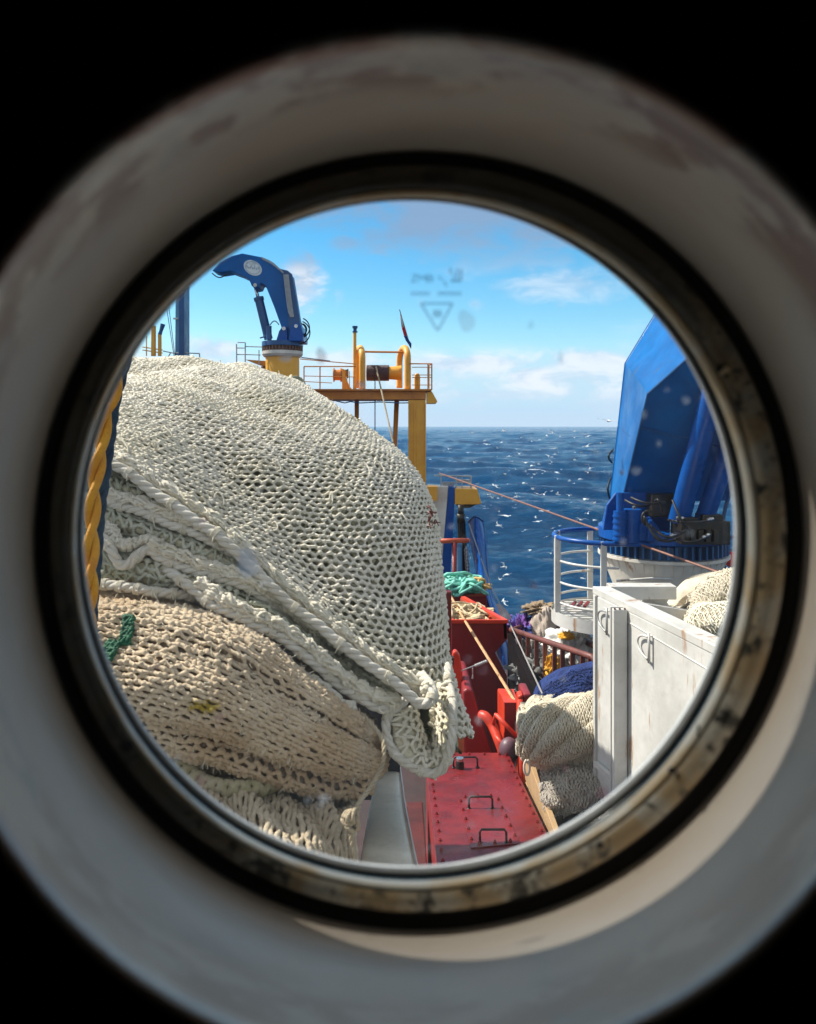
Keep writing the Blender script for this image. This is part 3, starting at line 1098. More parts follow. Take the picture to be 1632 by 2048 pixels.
for (px, py, r, sx) in ((1439, 738, 9, 1.0), (254, 1492, 13, 1.2), (1452, 752, 5, .8), (1344, 1540, 7, 1.3), (1200, 1690, 6, 1.5), (545, 1745, 7, 1.6)):
    b = MB(); b.ball(np.array(((px - 816) * .389 / F, .3885, EZ - (py - 853) * .389 / F)), r * .389 / F, 10, 7, (sx, .5, 1)); b.build('paint_chip', M['black'], ph, smooth=True)
b = MB(); b.tube([np.array(((x - 816) * .388 / F, .388, EZ - (y - 853) * .388 / F)) for x, y in ((1440, 748), (1447, 742), (1452, 736), (1456, 744))], .0012, 6); b.build('paint_drip', M['bead'], ph, smooth=True)
# outside: the steel front of the wheelhouse round the porthole
ho = ring((818, 1067, 690, 705, .4105), dy=.012)
bh = wall_with_hole(ho, 3.0, EZ - 4.1, EZ + 1.1, .4225)
rim_in = ring((818, 1067, 690, 705, .4105), dy=-.012)
bh.grid(np.array([ho, rim_in]), True)
bh.build('bulkhead', M['white'], label='white painted steel bulkhead of the wheelhouse outside the porthole', cat='bulkhead')

# ------------------------------------------------------------------ sea, deck
def sea():
    rr = [1.5]
    while rr[-1] < 42000:
        r_ = rr[-1]
        k = 0.012 if r_ < 25 else (0.0065 if r_ < 260 else (0.012 if r_ < 1500 else 0.08))
        rr.append(r_ * (1 + k))
    rr = np.array(rr)
    th = np.concatenate([np.radians(np.arange(-14, 34, 0.16)), np.radians(np.arange(34, 346, 2.0))])
    R_, T_ = np.meshgrid(rr, th, indexing='ij')
    X = R_ * np.sin(T_)
    Y = R_ * np.cos(T_)
    rg = np.random.default_rng(5)
    Z = np.zeros_like(X)
    DX = np.zeros_like(X)
    DY = np.zeros_like(X)
    wd = math.radians(250)
    for k in range(46):
        lam = 1.1 * (1.115 ** k)
        if lam > 75:
            break
        for q in range(2):
            a = wd + rg.normal(0, 0.55)
            kx, ky = math.cos(a) * 2 * math.pi / lam, math.sin(a) * 2 * math.pi / lam
            A = 0.0060 * lam * rg.uniform(.6, 1.3) * min(1, (lam / 7) ** .15)
            if lam > 28:
                A *= (28 / lam) ** 1.2
            fade = np.clip(1.6 - R_ / (lam * 90), 0, 1)
            p = X * kx + Y * ky + rg.uniform(0, 6.28)
            Z += A * fade * np.cos(p)
            DX -= A * .8 * fade * np.sin(p) * math.cos(a)
            DY -= A * .8 * fade * np.sin(p) * math.sin(a)
    P = np.stack([X + DX, Y + DY, Z], -1)
    mb = MB()
    mb.add([(0, 0, 0)], [])
    Vn, Un = X.shape
    idx = np.arange(Vn * Un).reshape(Vn, Un) + 1
    a = idx[:-1, :]
    b = idx[1:, :]
    f = np.stack([a, np.roll(a, -1, 1), np.roll(b, -1, 1), b], -1).reshape(-1, 4)
    mb.v.append(P.reshape(-1, 3))
    mb.n += Vn * Un
    mb.f = [(0, int(idx[0, (j + 1) % Un]), int(idx[0, j])) for j in range(Un)] + [tuple(x) for x in f.tolist()]
    m = bpy.data.materials.new('sea_water')
    m.use_nodes = True
    q = G(m.node_tree)
    v = q.n('ShaderNodeTexCoord').outputs['Object']
    mp = q.n('ShaderNodeMapping')
    mp.inputs['Rotation'].default_value = (0, 0, math.radians(20))
    mp.inputs['Scale'].default_value = (1, 2.0, 1)
    q.l(v, mp.inputs['Vector'])
    w = mp.outputs[0]
    b = q.n('ShaderNodeBsdfPrincipled')
    big = q.noise(w, 0.035, 4, .6)
    deep = q.mix(q.ramp(big, .35, .68), (0.0, 0.036, 0.115), (0.0, 0.066, 0.18))
    # foam on crests, and scattered flecks that double as painted sparkle
    foam_a = q.noise(w, 0.55, 6, .72, .5)
    foam_b = q.noise(w, 0.05, 3, .6)
    sepz = q.n('ShaderNodeSeparateXYZ')
    q.l(v, sepz.inputs[0])
    crest = q.ramp(sepz.outputs[2], 0.05, 0.7)
    ff = q.math('ADD', foam_a, q.math('ADD', q.math('MULTIPLY', crest, .07), q.math('MULTIPLY', q.math('SUBTRACT', foam_b, .5), .22)))
    foam = q.ramp(ff, 0.70, 0.745)
    colr = q.mix(foam, deep, (0.75, 0.82, 0.88))
    q.l(colr, b.inputs['Base Color'])
    q.l(q.ramp(foam, 0, 1, .14, .8), b.inputs['Roughness'])
    b.inputs['IOR'].default_value = 1.33
    b.inputs['Specular IOR Level'].default_value = 0.32
    bp = q.n('ShaderNodeBump')
    bp.inputs['Strength'].default_value = 0.9
    bp.inputs['Distance'].default_value = 1.1
    h = q.math('ADD', q.math('MULTIPLY', q.noise(w, 0.9, 8, .66, .3), 1.0), q.math('MULTIPLY', q.noise(w, 4.0, 5, .6, .2), .25))
    q.l(h, bp.inputs['Height'])
    q.l(bp.outputs[0], b.inputs['Normal'])
    q.l(b.outputs[0], q.n('ShaderNodeOutputMaterial').inputs['Surface'])
    mb.build('sea', m, smooth=True, kind='structure', base=(0, 0, 0))


sea()
DZ = 5.0
dk = MB()
dk.prism([(-5.5, .45, DZ), (2.55, .45, DZ), (2.55, 9, DZ), (2.1, 17.2, DZ), (-5.5, 17.2, DZ)][::-1], (0, 0, -.12))
dk.build('deck', M['deck'], kind='structure')
hl = MB()
hl.prism([(-5.6, -20, DZ - .121), (2.65, -20, DZ - .121), (2.65, 9, DZ - .121), (2.2, 17.3, DZ - .121), (-5.6, 17.3, DZ - .121)][::-1], (0, 0, -7))
hl.build('ship_hull', M['hull'], label='dark blue steel hull of the trawler under the deck down to the sea', cat='hull')

# ------------------------------------------------------------------ yellow stern gantry (16 m off)
def pts(Y, *xy):
    return [at(x, y, Y) for x, y in xy]


def rail_line(mb, P, r=.014):
    mb.tube(P, r, 6)


YG = 16.0
gan = thing('stern_gantry', 'tall yellow stern gantry with winch platform, box post and triangular bracket', 'gantry', (at(834, 853, YG)[0], YG, DZ))
def zz(py, Y=YG):
    return EZ - (py - 853) * Y / F
def xx(px, Y=YG):
    return (px - 816) * Y / F
b = MB()
b.box((xx(834), YG + .19, (zz(800) + DZ) / 2), (xx(852) - xx(817), .38, zz(800) - DZ))
b.box((xx(829.5), YG - .012, (zz(806) + DZ) / 2), (.035, .03, zz(806) - DZ))
b.box((xx(818.5), YG - .012, (zz(806) + DZ) / 2), (.03, .03, zz(806) - DZ))
b.box((xx(850.5), YG - .012, (zz(806) + DZ) / 2), (.03, .03, zz(806) - DZ))
b.build('post', M['yellow'], gan, bevel=.006)
b = MB()
b.box(((xx(560) + xx(852)) / 2, YG + .55, (zz(782) + zz(799)) / 2), (xx(852) - xx(560), 1.1, zz(782) - zz(799)))
b.build('beam', M['orange'], gan, bevel=.006)
b = MB()
b.box(((xx(555) + xx(863)) / 2, YG + .52, zz(780)), (xx(863) - xx(555), 1.24, .035))
b.build('platform', M['orange'], gan)
b = MB()
b.prism(pts(YG - .01, (853.5, 784), (864, 783), (875, 803), (872, 807), (853.5, 807)), (0, .42, 0))
b.build('bracket', M['yellow'], gan, bevel=.005)
b = MB()
b.tube(arc(np.array([at(x, y, YG + .02) for x, y in ((672, 802), (690, 806), (700, 803), (720, 806), (760, 804), (800, 806), (846, 805))]), 30), .013, 6)
b.build('conduit', M['bluedk'], gan)
for (xa, ya, xb, yb, r) in ((713.5, 799, 713.5, 900, .048), (793.5, 799, 787, 905, .052)):
    b = MB()
    b.bar(at(xa, ya, YG + .5), np.array([at(xb, yb, YG + .5)[0] + (0 if xa < 750 else -.12), YG + .5, DZ]), r, 12)
    b.build('stay_leg', M['orange'], gan, smooth=True)
# rounded guide loops on the platform
for (xf, xb_, col_) in ((724.5, 714, 'yellow'), (815.5, 799, 'yellow')):
    a0, a1 = at(xf, 780, YG + .05), at(xb_, 776, YG + 1.05)
    top = zz(683)
    pth = [a0, (a0[0], a0[1], top - .35)]
    for k in range(9):
        t = math.pi * k / 8
        m_ = (1 - math.cos(t)) / 2
        pth.append((a0[0] * (1 - m_) + a1[0] * m_, a0[1] * (1 - m_) + a1[1] * m_, top - .35 + .27 * math.sin(t)))
    pth += [(a1[0], a1[1], top - .35), a1]
    b = MB()
    b.tube(arc(np.array(pth), 50), .068, 12)
    b.build('guide_loop', M[col_], gan, smooth=True)
b = MB()
b.bar(at(730, 703.5, YG + .4), at(812, 704.5, YG + .4), .022)
b.build('cross_bar', M['orange'], gan)
b = MB()
rail_line(b, pts(YG, (608, 733), (712, 733)))
rail_line(b, pts(YG, (608, 752), (712, 754)), .009)
rail_line(b, pts(YG, (608, 763), (664, 766)), .009)
rail_line(b, pts(YG, (600, 718), (712, 728)), .011)
for x in (608, 640):
    rail_line(b, pts(YG, (x, 733), (x, 779)))
rail_line(b, pts(YG, (820, 727.5), (864, 727.5)))
for y in (734.5, 750, 755, 770):
    rail_line(b, pts(YG, (824, y), (864, y)), .009)
for x in (856, 863.5):
    rail_line(b, pts(YG, (x, 727.5), (x, 780)), .016)
rail_line(b, [at(863.5, 727.5, YG), at(858, 731, YG + 1.1)])
rail_line(b, [at(858, 731, YG + 1.1), at(858, 777, YG + 1.1)])
for (x, y1) in ((694, 760), (699, 762)):
    rail_line(b, pts(YG, (x, 742), (x, 779)), .009)
b.build('railing', M['orange'], gan, split=True)
b = MB()
b.tube(arc(cr([at(832, 779, YG + .1), at(832, 755, YG + .1), at(834.5, 748, YG + .1), at(837, 755, YG + .1), at(837, 779, YG + .1)], 40), 20), .035, 8)
b.build('bollard', M['yellow'], gan, smooth=True)

# winch drum on the gantry
wn = thing('winch_drum', 'wide waisted yellow drum with dark rope wound on it between the gantry loops', 'winch', at(768, 760, YG + .45))
def lathe_x(mb, prof, c, n=28):
    """prof: (x, r) around an axis along X through c"""
    a = np.arange(n) * 2 * math.pi / n
    Pq = np.array([[(c[0] + x, c[1] + r * math.cos(t), c[2] + r * math.sin(t)) for t in a] for x, r in prof])
    mb.grid(Pq, True)
c0 = at(733, 746, YG + .45)
L_ = (803 - 733) * (YG + .45) / F
b = MB()
prof = [(L_ * t, .135 + .03 * (2 * t - 1) ** 2) for t in np.linspace(0, 1, 13)]
prof = [(0, 0)] + prof + [(L_, 0)]
lathe_x(b, prof, c0)
b.build('drum', M['yellow'], wn, smooth=True, auto=40)
b = MB()
for k in range(17):
    x = L_ * (.015 + .63 * k / 17)
    a = np.arange(25) / 24 * 2 * math.pi
    b.tube([(c0[0] + x + .012 * math.sin(t / 2), c0[1] + .155 * math.cos(t), c0[2] + .155 * math.sin(t)) for t in a], .021, 6)
b.build('wound_rope', mat('dark_wound_rope', (0.09, 0.055, 0.06), .7, (0.05, .03, .04), 20, bump=.5), wn, smooth=True)
sw = thing('small_winch', 'small rusty winch with a yellow base at the left of the gantry platform', 'winch', at(682, 780, YG + .3))
b = MB()
c1 = at(667, 750, YG + .3)
lathe_x(b, [(0, 0), (0, .15), (.02, .15), (.02, .115), (.15, .115), (.15, .15), (.175, .15), (.175, 0)], c1)
b.build('drum', M['orange'], sw, smooth=True, auto=40)
b = MB()
b.prism(pts(YG + .15, (684, 737), (691, 740), (691, 756), (698, 772), (705, 780), (684, 780)), (0, .25, 0))
b.build('base', M['yellow'], sw, bevel=.005)
b = MB()
c1 = at(690, 747, YG + .3)
lathe_x(b, [(0, 0), (0, .085), (.05, .085), (.05, .1), (.07, .1), (.07, 0)], c1)
b.build('motor', M['grease'], sw, smooth=True, auto=40)

pm = thing('vent_post', 'thin yellow vent post with a dark blue flared cap on the gantry', 'vent post', at(709.5, 780, YG + .2))
b = MB()
b.bar(at(709.5, 780, YG + .2), at(709.5, 664, YG + .2), .036, 12)
b.build('pipe', M['yellow'], pm, smooth=True, auto=40)
b = MB()
tp = at(710, 665, YG + .2)
for (z0, z1, r0, r1) in ((0, .03, .055, .055), (.03, .09, .035, .04), (.09, .135, .055, .06)):
    b.tube([tp + (0, 0, z0), tp + (0, 0, z1)], [r0, r1], 14)
b.build('cap', M['bluedk'], pm)

fl = thing('flag', 'furled white red and blue flag hanging on a slanted staff above the gantry loop', 'flag', at(821, 695, YG + .5))
b = MB()
b.bar(at(799, 619, YG + .5), at(822, 697, YG + .5), .011, 6)
b.build('staff', M['greywire'], fl)
def strip(mb, pl, wl, Y):
    n = len(pl)
    rows = []
    for s in (-1, -.33, .33, 1):
        rows.append([at(p[0] + w * s, p[1] - w * s * .3, Y + .02 * math.sin(i * 2.1 + s * 2)) for i, (p, w) in enumerate(zip(pl, wl))])
    mb.slab(np.array(rows), (0, .03, 0))
b = MB(); strip(b, [(800.5, 628), (803, 640), (806, 655)], [.6, 1.6, 2.6], YG + .48); b.build('white_band', M['flagw'], fl, smooth=True)
b = MB(); strip(b, [(806, 655), (809, 664), (811, 672)], [2.6, 3, 2.6], YG + .48); b.build('red_band', M['flagr'], fl, smooth=True)
b = MB(); strip(b, [(810, 671), (815, 681), (820, 688), (821.5, 695)], [2.6, 3, 3, 1.2], YG + .48); b.build('blue_band', M['flagb'], fl, smooth=True)

# ropes and wires off the gantry
b = MB(); b.bar(at(750, 757, YG + .3), at(750, 880, YG + .3), .012, 6)
b.build('hanging_wire', M['darkwire'], label='thin dark wire hanging straight down from the gantry drum', cat='wire')
b = MB(); b.bar(at(752, 733, YG + .25), at(786, 884, YG - 1.0), .018, 6)
b.build('slanting_line', M['ropet'], label='pale rope slanting down from the wound drum of the gantry', cat='rope')

# ------------------------------------------------------------------ knuckle-boom crane on a yellow pedestal (14 m)
YC = 14.0
kc = thing('knuckle_crane', 'blue knuckle boom crane with a white oval badge on a yellow pedestal', 'crane', (xx(565, YC + .35), YC + .35, DZ))
cx_, cy_ = xx(565, YC + .35), YC + .35
def zc(py):
    return zz(py, YC)
b = MB(); b.cyl((cx_, cy_, DZ), .315, zc(710) - DZ, 40); b.build('pedestal', M['yellow'], kc, smooth=True, auto=40)
b = MB(); b.cyl((cx_, cy_, zc(711)), .345, .045, 40, .38); b.cyl((cx_, cy_, zc(711) + .045), .38, .06, 40); b.build('collar', M['whitep'], kc, smooth=True, auto=40)
b = MB()
b.cyl((cx_, cy_, zc(700.5)), .34, .10, 40)
for k in range(36):
    a = k * 2 * math.pi / 36
    b.cyl((cx_ + .365 * math.cos(a), cy_ + .365 * math.sin(a), zc(700.5)), .017, .095, 6)
b.build('slew_ring', mat('rusty_bolts', (0.20, .11, .08), .6, (.1, .05, .04), 15, bump=.3), kc)
b = MB(); b.cyl((cx_, cy_, zc(689.5)), .385, .085, 40); b.build('turntable', M['bluedk'], kc, smooth=True, auto=40)
def slabpoly(mb, xy, Y, th):
    mb.prism([at(x, y, Y) for x, y in xy], (0, th, 0))
b = MB()
side = [(556, 682), (604, 682), (605, 668), (597, 640), (582, 548), (558, 536), (520, 513.5), (484, 506.5), (462, 512), (440, 524), (424, 541), (438, 545), (460, 541.7), (480, 549),
        (497, 557), (503, 571), (509, 577), (518, 575), (522, 566), (531, 571), (548, 613), (563, 655)]
slabpoly(b, side, YC + .12, .42)
b.build('boom', M['blue2'], kc, bevel=.012)
b = MB()
slabpoly(b, [(558, 537), (566, 548), (577, 632), (577, 660), (603, 668), (599, 632), (584, 548), (575, 541)], YC + .08, .05)
b.build('back_plate', M['bluedk'], kc, bevel=.004)
b = MB()
for k in range(5):
    b.tube(arc(cr([at(567.5 + k * 2.2, 549, YC + .05), at(571 + k * 2.2, 580, YC + .05), at(576 + k * 2.2, 618, YC + .05), at(581 + k * 1.6, 634, YC + .05)], 30), 12), .009, 6)
for k in range(3):
    b.tube(arc(cr([at(522 + k, 514 + k * 2, YC + .1), at(545, 525 + k * 2, YC + .09), at(567, 545 + k, YC + .06)], 30), 12), .008, 6)
b.build('hose_pack', M['galv'], kc)
b = MB()
for (r, dx, dy) in ((20, 0, 0), (16, -3, 6), (12, 2, 3), (23, -2, 9)):
    P_ = [at(600 + dx + math.cos(t) * r * .95, 656 + dy + math.sin(t) * r, YC + .15 + .05 * math.sin(t)) for t in np.linspace(-1.25, 1.5, 18)]
    b.tube(P_, .012, 6)
b.tube([at(540 + 18 * t, 650 - 8 * math.sin(t * 3.1), YC + .05) for t in np.linspace(0, 1, 12)], .01, 6)
b.tube([at(424 + 30 * t, 546 + 9 * math.sin(t * 3.1), YC + .1) for t in np.linspace(0, 1, 12)], .012, 6)
b.build('hydraulic_hose', M['black'], kc, smooth=True, split=True)
b = MB()
b.prism(pts(YC + .02, (552, 682), (558, 662), (566, 651), (573, 652), (575, 682)), (0, .62, 0))
b.prism(pts(YC + .0, (577, 682), (580, 655), (590, 645), (602, 650), (606, 670), (606, 682)), (0, .66, 0))
b.build('boom_foot', M['blue'], kc, bevel=.01, split=True)
b = MB()
for (x, y) in ((567.5, 657), (592, 652)):
    lathe_c = at(x, y, YC - .02)
    b.tube([lathe_c, lathe_c + (0, .7, 0)], .035, 12)
b.tube([at(510, 570, YC + .06), at(510, 570, YC + .6)], .035, 12)
b.build('pivot_pin', M['steel'], kc, split=True)
b = MB(); b.bar(at(510, 572, YC + .3), at(518.5, 604, YC + .3), .032, 12); b.build('piston_rod', M['steel'], kc, smooth=True)
cb = MB(); cb.bar(at(517.5, 597, YC + .3), at(537, 678, YC + .3), .082, 16)
cb.bar(at(517, 595, YC + .3), at(518.6, 601, YC + .3), .095, 16)
cb.build('lift_cylinder', M['bluedk'], kc, smooth=True, auto=40)
b = MB()
b.bar(at(520, 676, YC + .1), at(534, 672, YC + .1), .014)
b.bar(at(538, 652, YC + .1), at(538, 680, YC + .1), .05, 12)
b.build('valve', M['bluedk'], kc)
b = MB()
n = 40
vs = [at(505.5 + 18 * math.cos(t) + 2 * math.sin(t), 535.5 + 15.5 * math.sin(t) + 3 * math.cos(t), YC + .114) for t in np.arange(n) * 2 * math.pi / n]
b.prism(vs, (0, .006, 0))
bd = b.build('oval_badge', mat('badge_white', (.72, .74, .74), .5, (.45, .52, .55), 9, lo=.5, hi=.62, bump=.1), kc)
# small worn marks round the badge
b = MB()
for k in range(30):
    t = k * 2 * math.pi / 30
    c = at(505.5 + 14.6 * math.cos(t), 535.5 + 12.2 * math.sin(t) + 2.5 * math.cos(t), YC + .110)
    b.box(c, (.014, .004, .02), (0, -t, 0))
for k in range(7):
    c = at(494 + k * 3.8, 533 + k * .55 + (k % 2) * 2, YC + .110)
    b.box(c, (.02, .004, .035 if k % 2 else .05), (0, .3 * (k % 3 - 1), 0))
b.build('badge_print', mat('badge_print', (.30, .42, .48), .6), bd)

rl = MB()
for x in (473, 490.5):
    rail_line(rl, pts(YC + .2, (x, 685 if x > 480 else 688), (x + (0 if x > 480 else .5), 745)), .012)
for y in (685, 696, 709):
    rail_line(rl, pts(YC + .2, (473 if y > 690 else 475, y), (490, y)), .01)
rail_line(rl, pts(YC + .2, (490, 693), (525, 694)), .01)
rail_line(rl, pts(YC + .2, (490, 709), (521, 710)), .01)
rail_line(rl, pts(YC + .2, (518, 700), (518, 728)), .01)
rail_line(rl, pts(YC + .2, (603, 715), (660, 722)), .012)
lr = thing('ladder_rail', 'grey pipe guard rail with ladder loops left of the yellow crane pedestal', 'railing', at(490, 745, YC + .2)); rl.build('pipe', M['galv'], lr, split=True)
b = MB()
b.prism(pts(YC + .3, (490, 719), (535, 722), (540, 734), (522, 731)), (0, .8, 0))
b.prism([(xx(520, YC + .5), YC + .6, DZ), (xx(530, YC + .5), YC + .6, DZ), (xx(530, YC + .5), YC + .6, zz(732, YC + .5)), (xx(520, YC + .5), YC + .6, zz(732, YC + .5))], (0, .12, 0))
b.build('rusty_catwalk', M['orange'], label='rusty orange catwalk edge just left of the yellow pedestal', cat='catwalk')

mb_ = thing('mast', 'tall blue box mast with a lighter left side rising behind the white net', 'mast', (xx(357, 15), 15, DZ))
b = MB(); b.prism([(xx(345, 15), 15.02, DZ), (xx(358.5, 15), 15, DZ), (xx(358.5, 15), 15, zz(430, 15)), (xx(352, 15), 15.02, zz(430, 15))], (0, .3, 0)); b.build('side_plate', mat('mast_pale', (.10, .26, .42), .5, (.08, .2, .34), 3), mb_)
b = MB(); b.box((xx(364, 15), 15.15, (DZ + zz(430, 15)) / 2), (.105, .36, zz(430, 15) - DZ)); b.build('front_plate', M['bluedk'], mb_)
b = MB(); b.box((xx(352, 15), 14.98, zz(637.5, 15)), (.09, .03, .03)); b.build('step', M['whitep'], mb_)
b = MB()
b.bar(at(331, 600, 15), at(348, 712, 15), .007, 5); b.bar(at(336, 600, 15), at(350, 712, 15), .007, 5)
b.build('mast_stay', M['darkwire'], label='pair of thin dark stays beside the blue mast', cat='wire')
b = MB()
for x, w in ((307, .048), (319.5, .036)):
    b.bar(at(x, 712, 15), at(x, 652 if x < 310 else 668, 15), w, 10)
b.bar(at(293, 712, 15), at(293, 672, 15), .012, 6)
for y in (700, 706):
    b.bar(at(285, y - 6, 15), at(325, y, 15), .012, 6)
po = thing('orange_posts', 'pair of short orange yellow posts at the far left rail', 'posts', at(307, 712, 15)); b.build('post', M['yellow'], po, split=True)
b = MB(); b.tube(pts(15, (319.5, 669), (322, 662), (326, 648)), [.04, .035, .05], 8); b.build('bent_top', M['bluedk'], po)
b = MB()
rail_line(b, pts(15, (326, 702), (346, 706), (372, 706), (399, 707)), .012)
rail_line(b, pts(15, (399, 707), (400, 722)), .012)
rail_line(b, pts(15, (341, 706), (335, 716)), .012)
lr = thing('low_rail', 'low grey pipe rail just above the top of the white net', 'railing', at(399, 722, 15)); b.build('pipe', M['galv'], lr, split=True)

# ------------------------------------------------------------------ aft bulwark corner: slanted leg, yellow box, chute, hoses
YL = 13.0
lg = thing('slanted_leg', 'slanted gantry leg with white panel and blue stripe behind the net', 'gantry leg', (xx(885, YL), YL, DZ))
b = MB(); b.prism([at(856, 972, YL), at(897, 973.5, YL), at(884, 1125, YL), at(876, 1290, YL), at(846, 1290, YL)], (0, .4, 0)); b.build('white_panel', M['whitep'], lg, bevel=.008)
b = MB(); b.prism([at(897.5, 973.5, YL - .01), at(911, 975, YL - .01), at(902, 1128, YL - .01), at(896, 1290, YL - .01), at(876.5, 1290, YL - .01), at(884.5, 1125, YL - .01)], (0, .38, 0)); b.build('blue_stripe', M['blue'], lg, bevel=.006)
b = MB(); b.box((xx(862, YL), YL - .05, zz(985, YL)), (.2, .3, .24)); b.build('yellow_flange', M['yellow'], lg)
yb = thing('yellow_box', 'yellow steel box with a small railed top at the ship side', 'steel box', (xx(935, YL), YL, zz(1009, YL)))
b = MB(); b.prism([at(910, 977, YL - .05), at(955, 978.5, YL - .05), at(963, 1007.5, YL - .05), at(957, 1009, YL - .05), at(910, 1009, YL - .05)], (0, .55, 0)); b.build('body', M['yellow'], yb, bevel=.008)
b = MB(); b.prism([at(912, 1009.3, YL - .02), at(952, 1009.3, YL - .02), at(940, 1016, YL - .02), at(918, 1016, YL - .02)], (0, .4, 0)); b.build('underside', M['grease'], yb)
b = MB()
for (xa, ya, xb, yb2, r) in ((868, 951, 942, 952.5, .014), (885, 964, 942, 966, .009), (882, 951, 882, 972, .012), (912, 952, 912, 977, .014), (942, 952, 942, 978, .018), (924, 952, 924, 977, .009)):
    rail_line(b, [at(xa, ya, YL + .1), at(xb, yb2, YL + .1)], r)
b.box(at(926, 962, YL + .3), (.22, .1, .06)); b.box(at(896, 968, YL + .3), (.2, .1, .07))
b.build('top_rail', M['galv'], yb)
hs = thing('hose_stack', 'dark greasy chain block and hoses hanging under the yellow box', 'chain block', at(925, 1150, YL - .5))
b = MB()
Yh = YL - .5
b.box(at(921.5, 1022, Yh), (.09, .12, .2)); b.box(at(921.5, 1036, Yh), (.12, .14, .14))
for k, (xa, xb) in enumerate(((917, 916), (921, 925), (925, 931), (928, 934))):
    b.tube(arc(cr([at(xa, 1040, Yh), at(xa + 1, 1070, Yh + .05 * k), at((xa + xb) / 2 + 1, 1105, Yh), at(xb + 2, 1155, Yh)], 40), 20), .024, 7)
b.build('hose', M['grease'], hs, smooth=True, split=True)
b = MB()
for k in range(16):
    c = at(932 + k * .25, 1098 + k * 3.4, Yh - .12)
    a = np.arange(9) / 8 * 2 * math.pi
    if k % 2:
        b.tube([c + (.028 * math.cos(t), 0, .042 * math.sin(t)) for t in a], .009, 5)
    else:
        b.tube([c + (0, .028 * math.cos(t), .042 * math.sin(t)) for t in a], .009, 5)
b.build('chain', M['galv'], hs, smooth=True)
b = MB(); b.bar(at(917, 1086, Yh - .1), at(918.5, 1150, Yh - .1), .055, 12); b.tube([at(912, 1086, Yh - .1), at(924, 1086, Yh - .1)], .07, 10)
b.build('blue_ram', mat('pale_blue', (.10, .28, .46), .4, (.07, .2, .36), 5), hs, smooth=True, auto=40)

# curved blue stern plate: a bent sheet with a rolled edge
bp_ = thing('curved_plate', 'tall curved blue steel bulwark plate at the stern corner above the sea', 'bulwark plate', (xx(970, 12), 12, DZ))
rowsL = [(937, 1044), (941, 1085), (947, 1120), (955, 1160), (968, 1210), (985, 1265), (1000, 1330)]
rowsM = [(950, 1033), (953, 1080), (958, 1118), (964, 1160), (978, 1212), (995, 1265), (1010, 1330)]
rowsR = [(966, 1042), (971, 1085), (973, 1120), (979, 1165), (990, 1214), (1008, 1265), (1024, 1330)]
Ys = [13, 12.7, 12.4, 12, 11.5, 11, 10.6]
A_ = np.array([[at(*p, y + .35) for p, y in zip(rowsL, Ys)], [at(*p, y - .15) for p, y in zip(rowsM, Ys)], [at(*p, y) for p, y in zip(rowsR, Ys)]])
A2 = np.array([cr(A_[:, k], 14) for k in range(7)])
A3 = cr(A2, 50)
b = MB(); b.slab(A3, (.04, .10, 0)); b.build('plate', M['blue'], bp_, smooth=True, auto=50)
b = MB(); b.tube(A3[:, -1], .010, 8); b.tube(A3[0], .02, 8)
b.build('rolled_edge', M['bluedk'], bp_, smooth=True)

# red T-shaped fairlead bar
tt = thing('t_bar', 'red T shaped mooring bar standing behind the rope heaps', 'mooring bar', (xx(909, 11.5), 11.5, DZ))
b = MB(); b.bar((xx(909, 11.5), 11.5, DZ), at(909, 1082, 11.5), .038, 14); b.build('post', M['red'], tt, smooth=True)
b = MB(); b.bar(at(872, 1082, 11.5), at(935, 1081, 11.5), .037, 14); b.ball(at(935, 1081, 11.5), .037); b.build('cross_bar', M['redrust'], tt, smooth=True)

# ------------------------------------------------------------------ big blue crane on a white pedestal (8 m)
YB = 8.0
BX = xx(1325, YB)
bc = thing('deck_crane', 'large blue deck crane with folded boom on a white pedestal at the right', 'crane', (BX, YB, DZ))
def zb_(py, Y):
    return EZ - (py - 853) * Y / F
zt = zb_(1131, 7.35)          # top of white cone
b = MB()
b.cyl((BX, YB, DZ), .50, zt - .34 - DZ, 56)
b.tube([(BX, YB, zt - .34), (BX, YB, zt)], [.50, .63], 56)
b.tube([(BX, YB, zt), (BX, YB, zt + .03)], [.66, .66], 56)
b.build('pedestal', M['whitep'], bc, smooth=True, auto=25)
b = MB()
for k in range(40):
    a = k * 2 * math.pi / 40
    c, s = math.cos(a), math.sin(a)
    p0 = np.array((BX + .50 * c, YB + .50 * s, zt - .30)); p1 = np.array((BX + .64 * c, YB + .64 * s, zt - .003)); p2 = np.array((BX + .50 * c, YB + .50 * s, zt - .003))
    b.prism([p0, p1, p2], np.array((-s, c, 0)) * .012)
b.build('gusset', M['whitep'], bc)
b = MB()
b.cyl((BX, YB, zt + .033), .585, .14, 48)
for k in range(52):
    a = k * 2 * math.pi / 52
    c = (BX + .625 * math.cos(a), YB + .625 * math.sin(a), zt + .105)
    b.box(c, (.05, .022, .13), (0, 0, a))
b.build('slew_bearing', M['bluedk'], bc)
b = MB()
b.cyl((BX, YB, zt + .18), .655, .125, 64)
b.build('turntable', M['blue'], bc, smooth=True, auto=30, bevel=.01)
zf = zt + .305
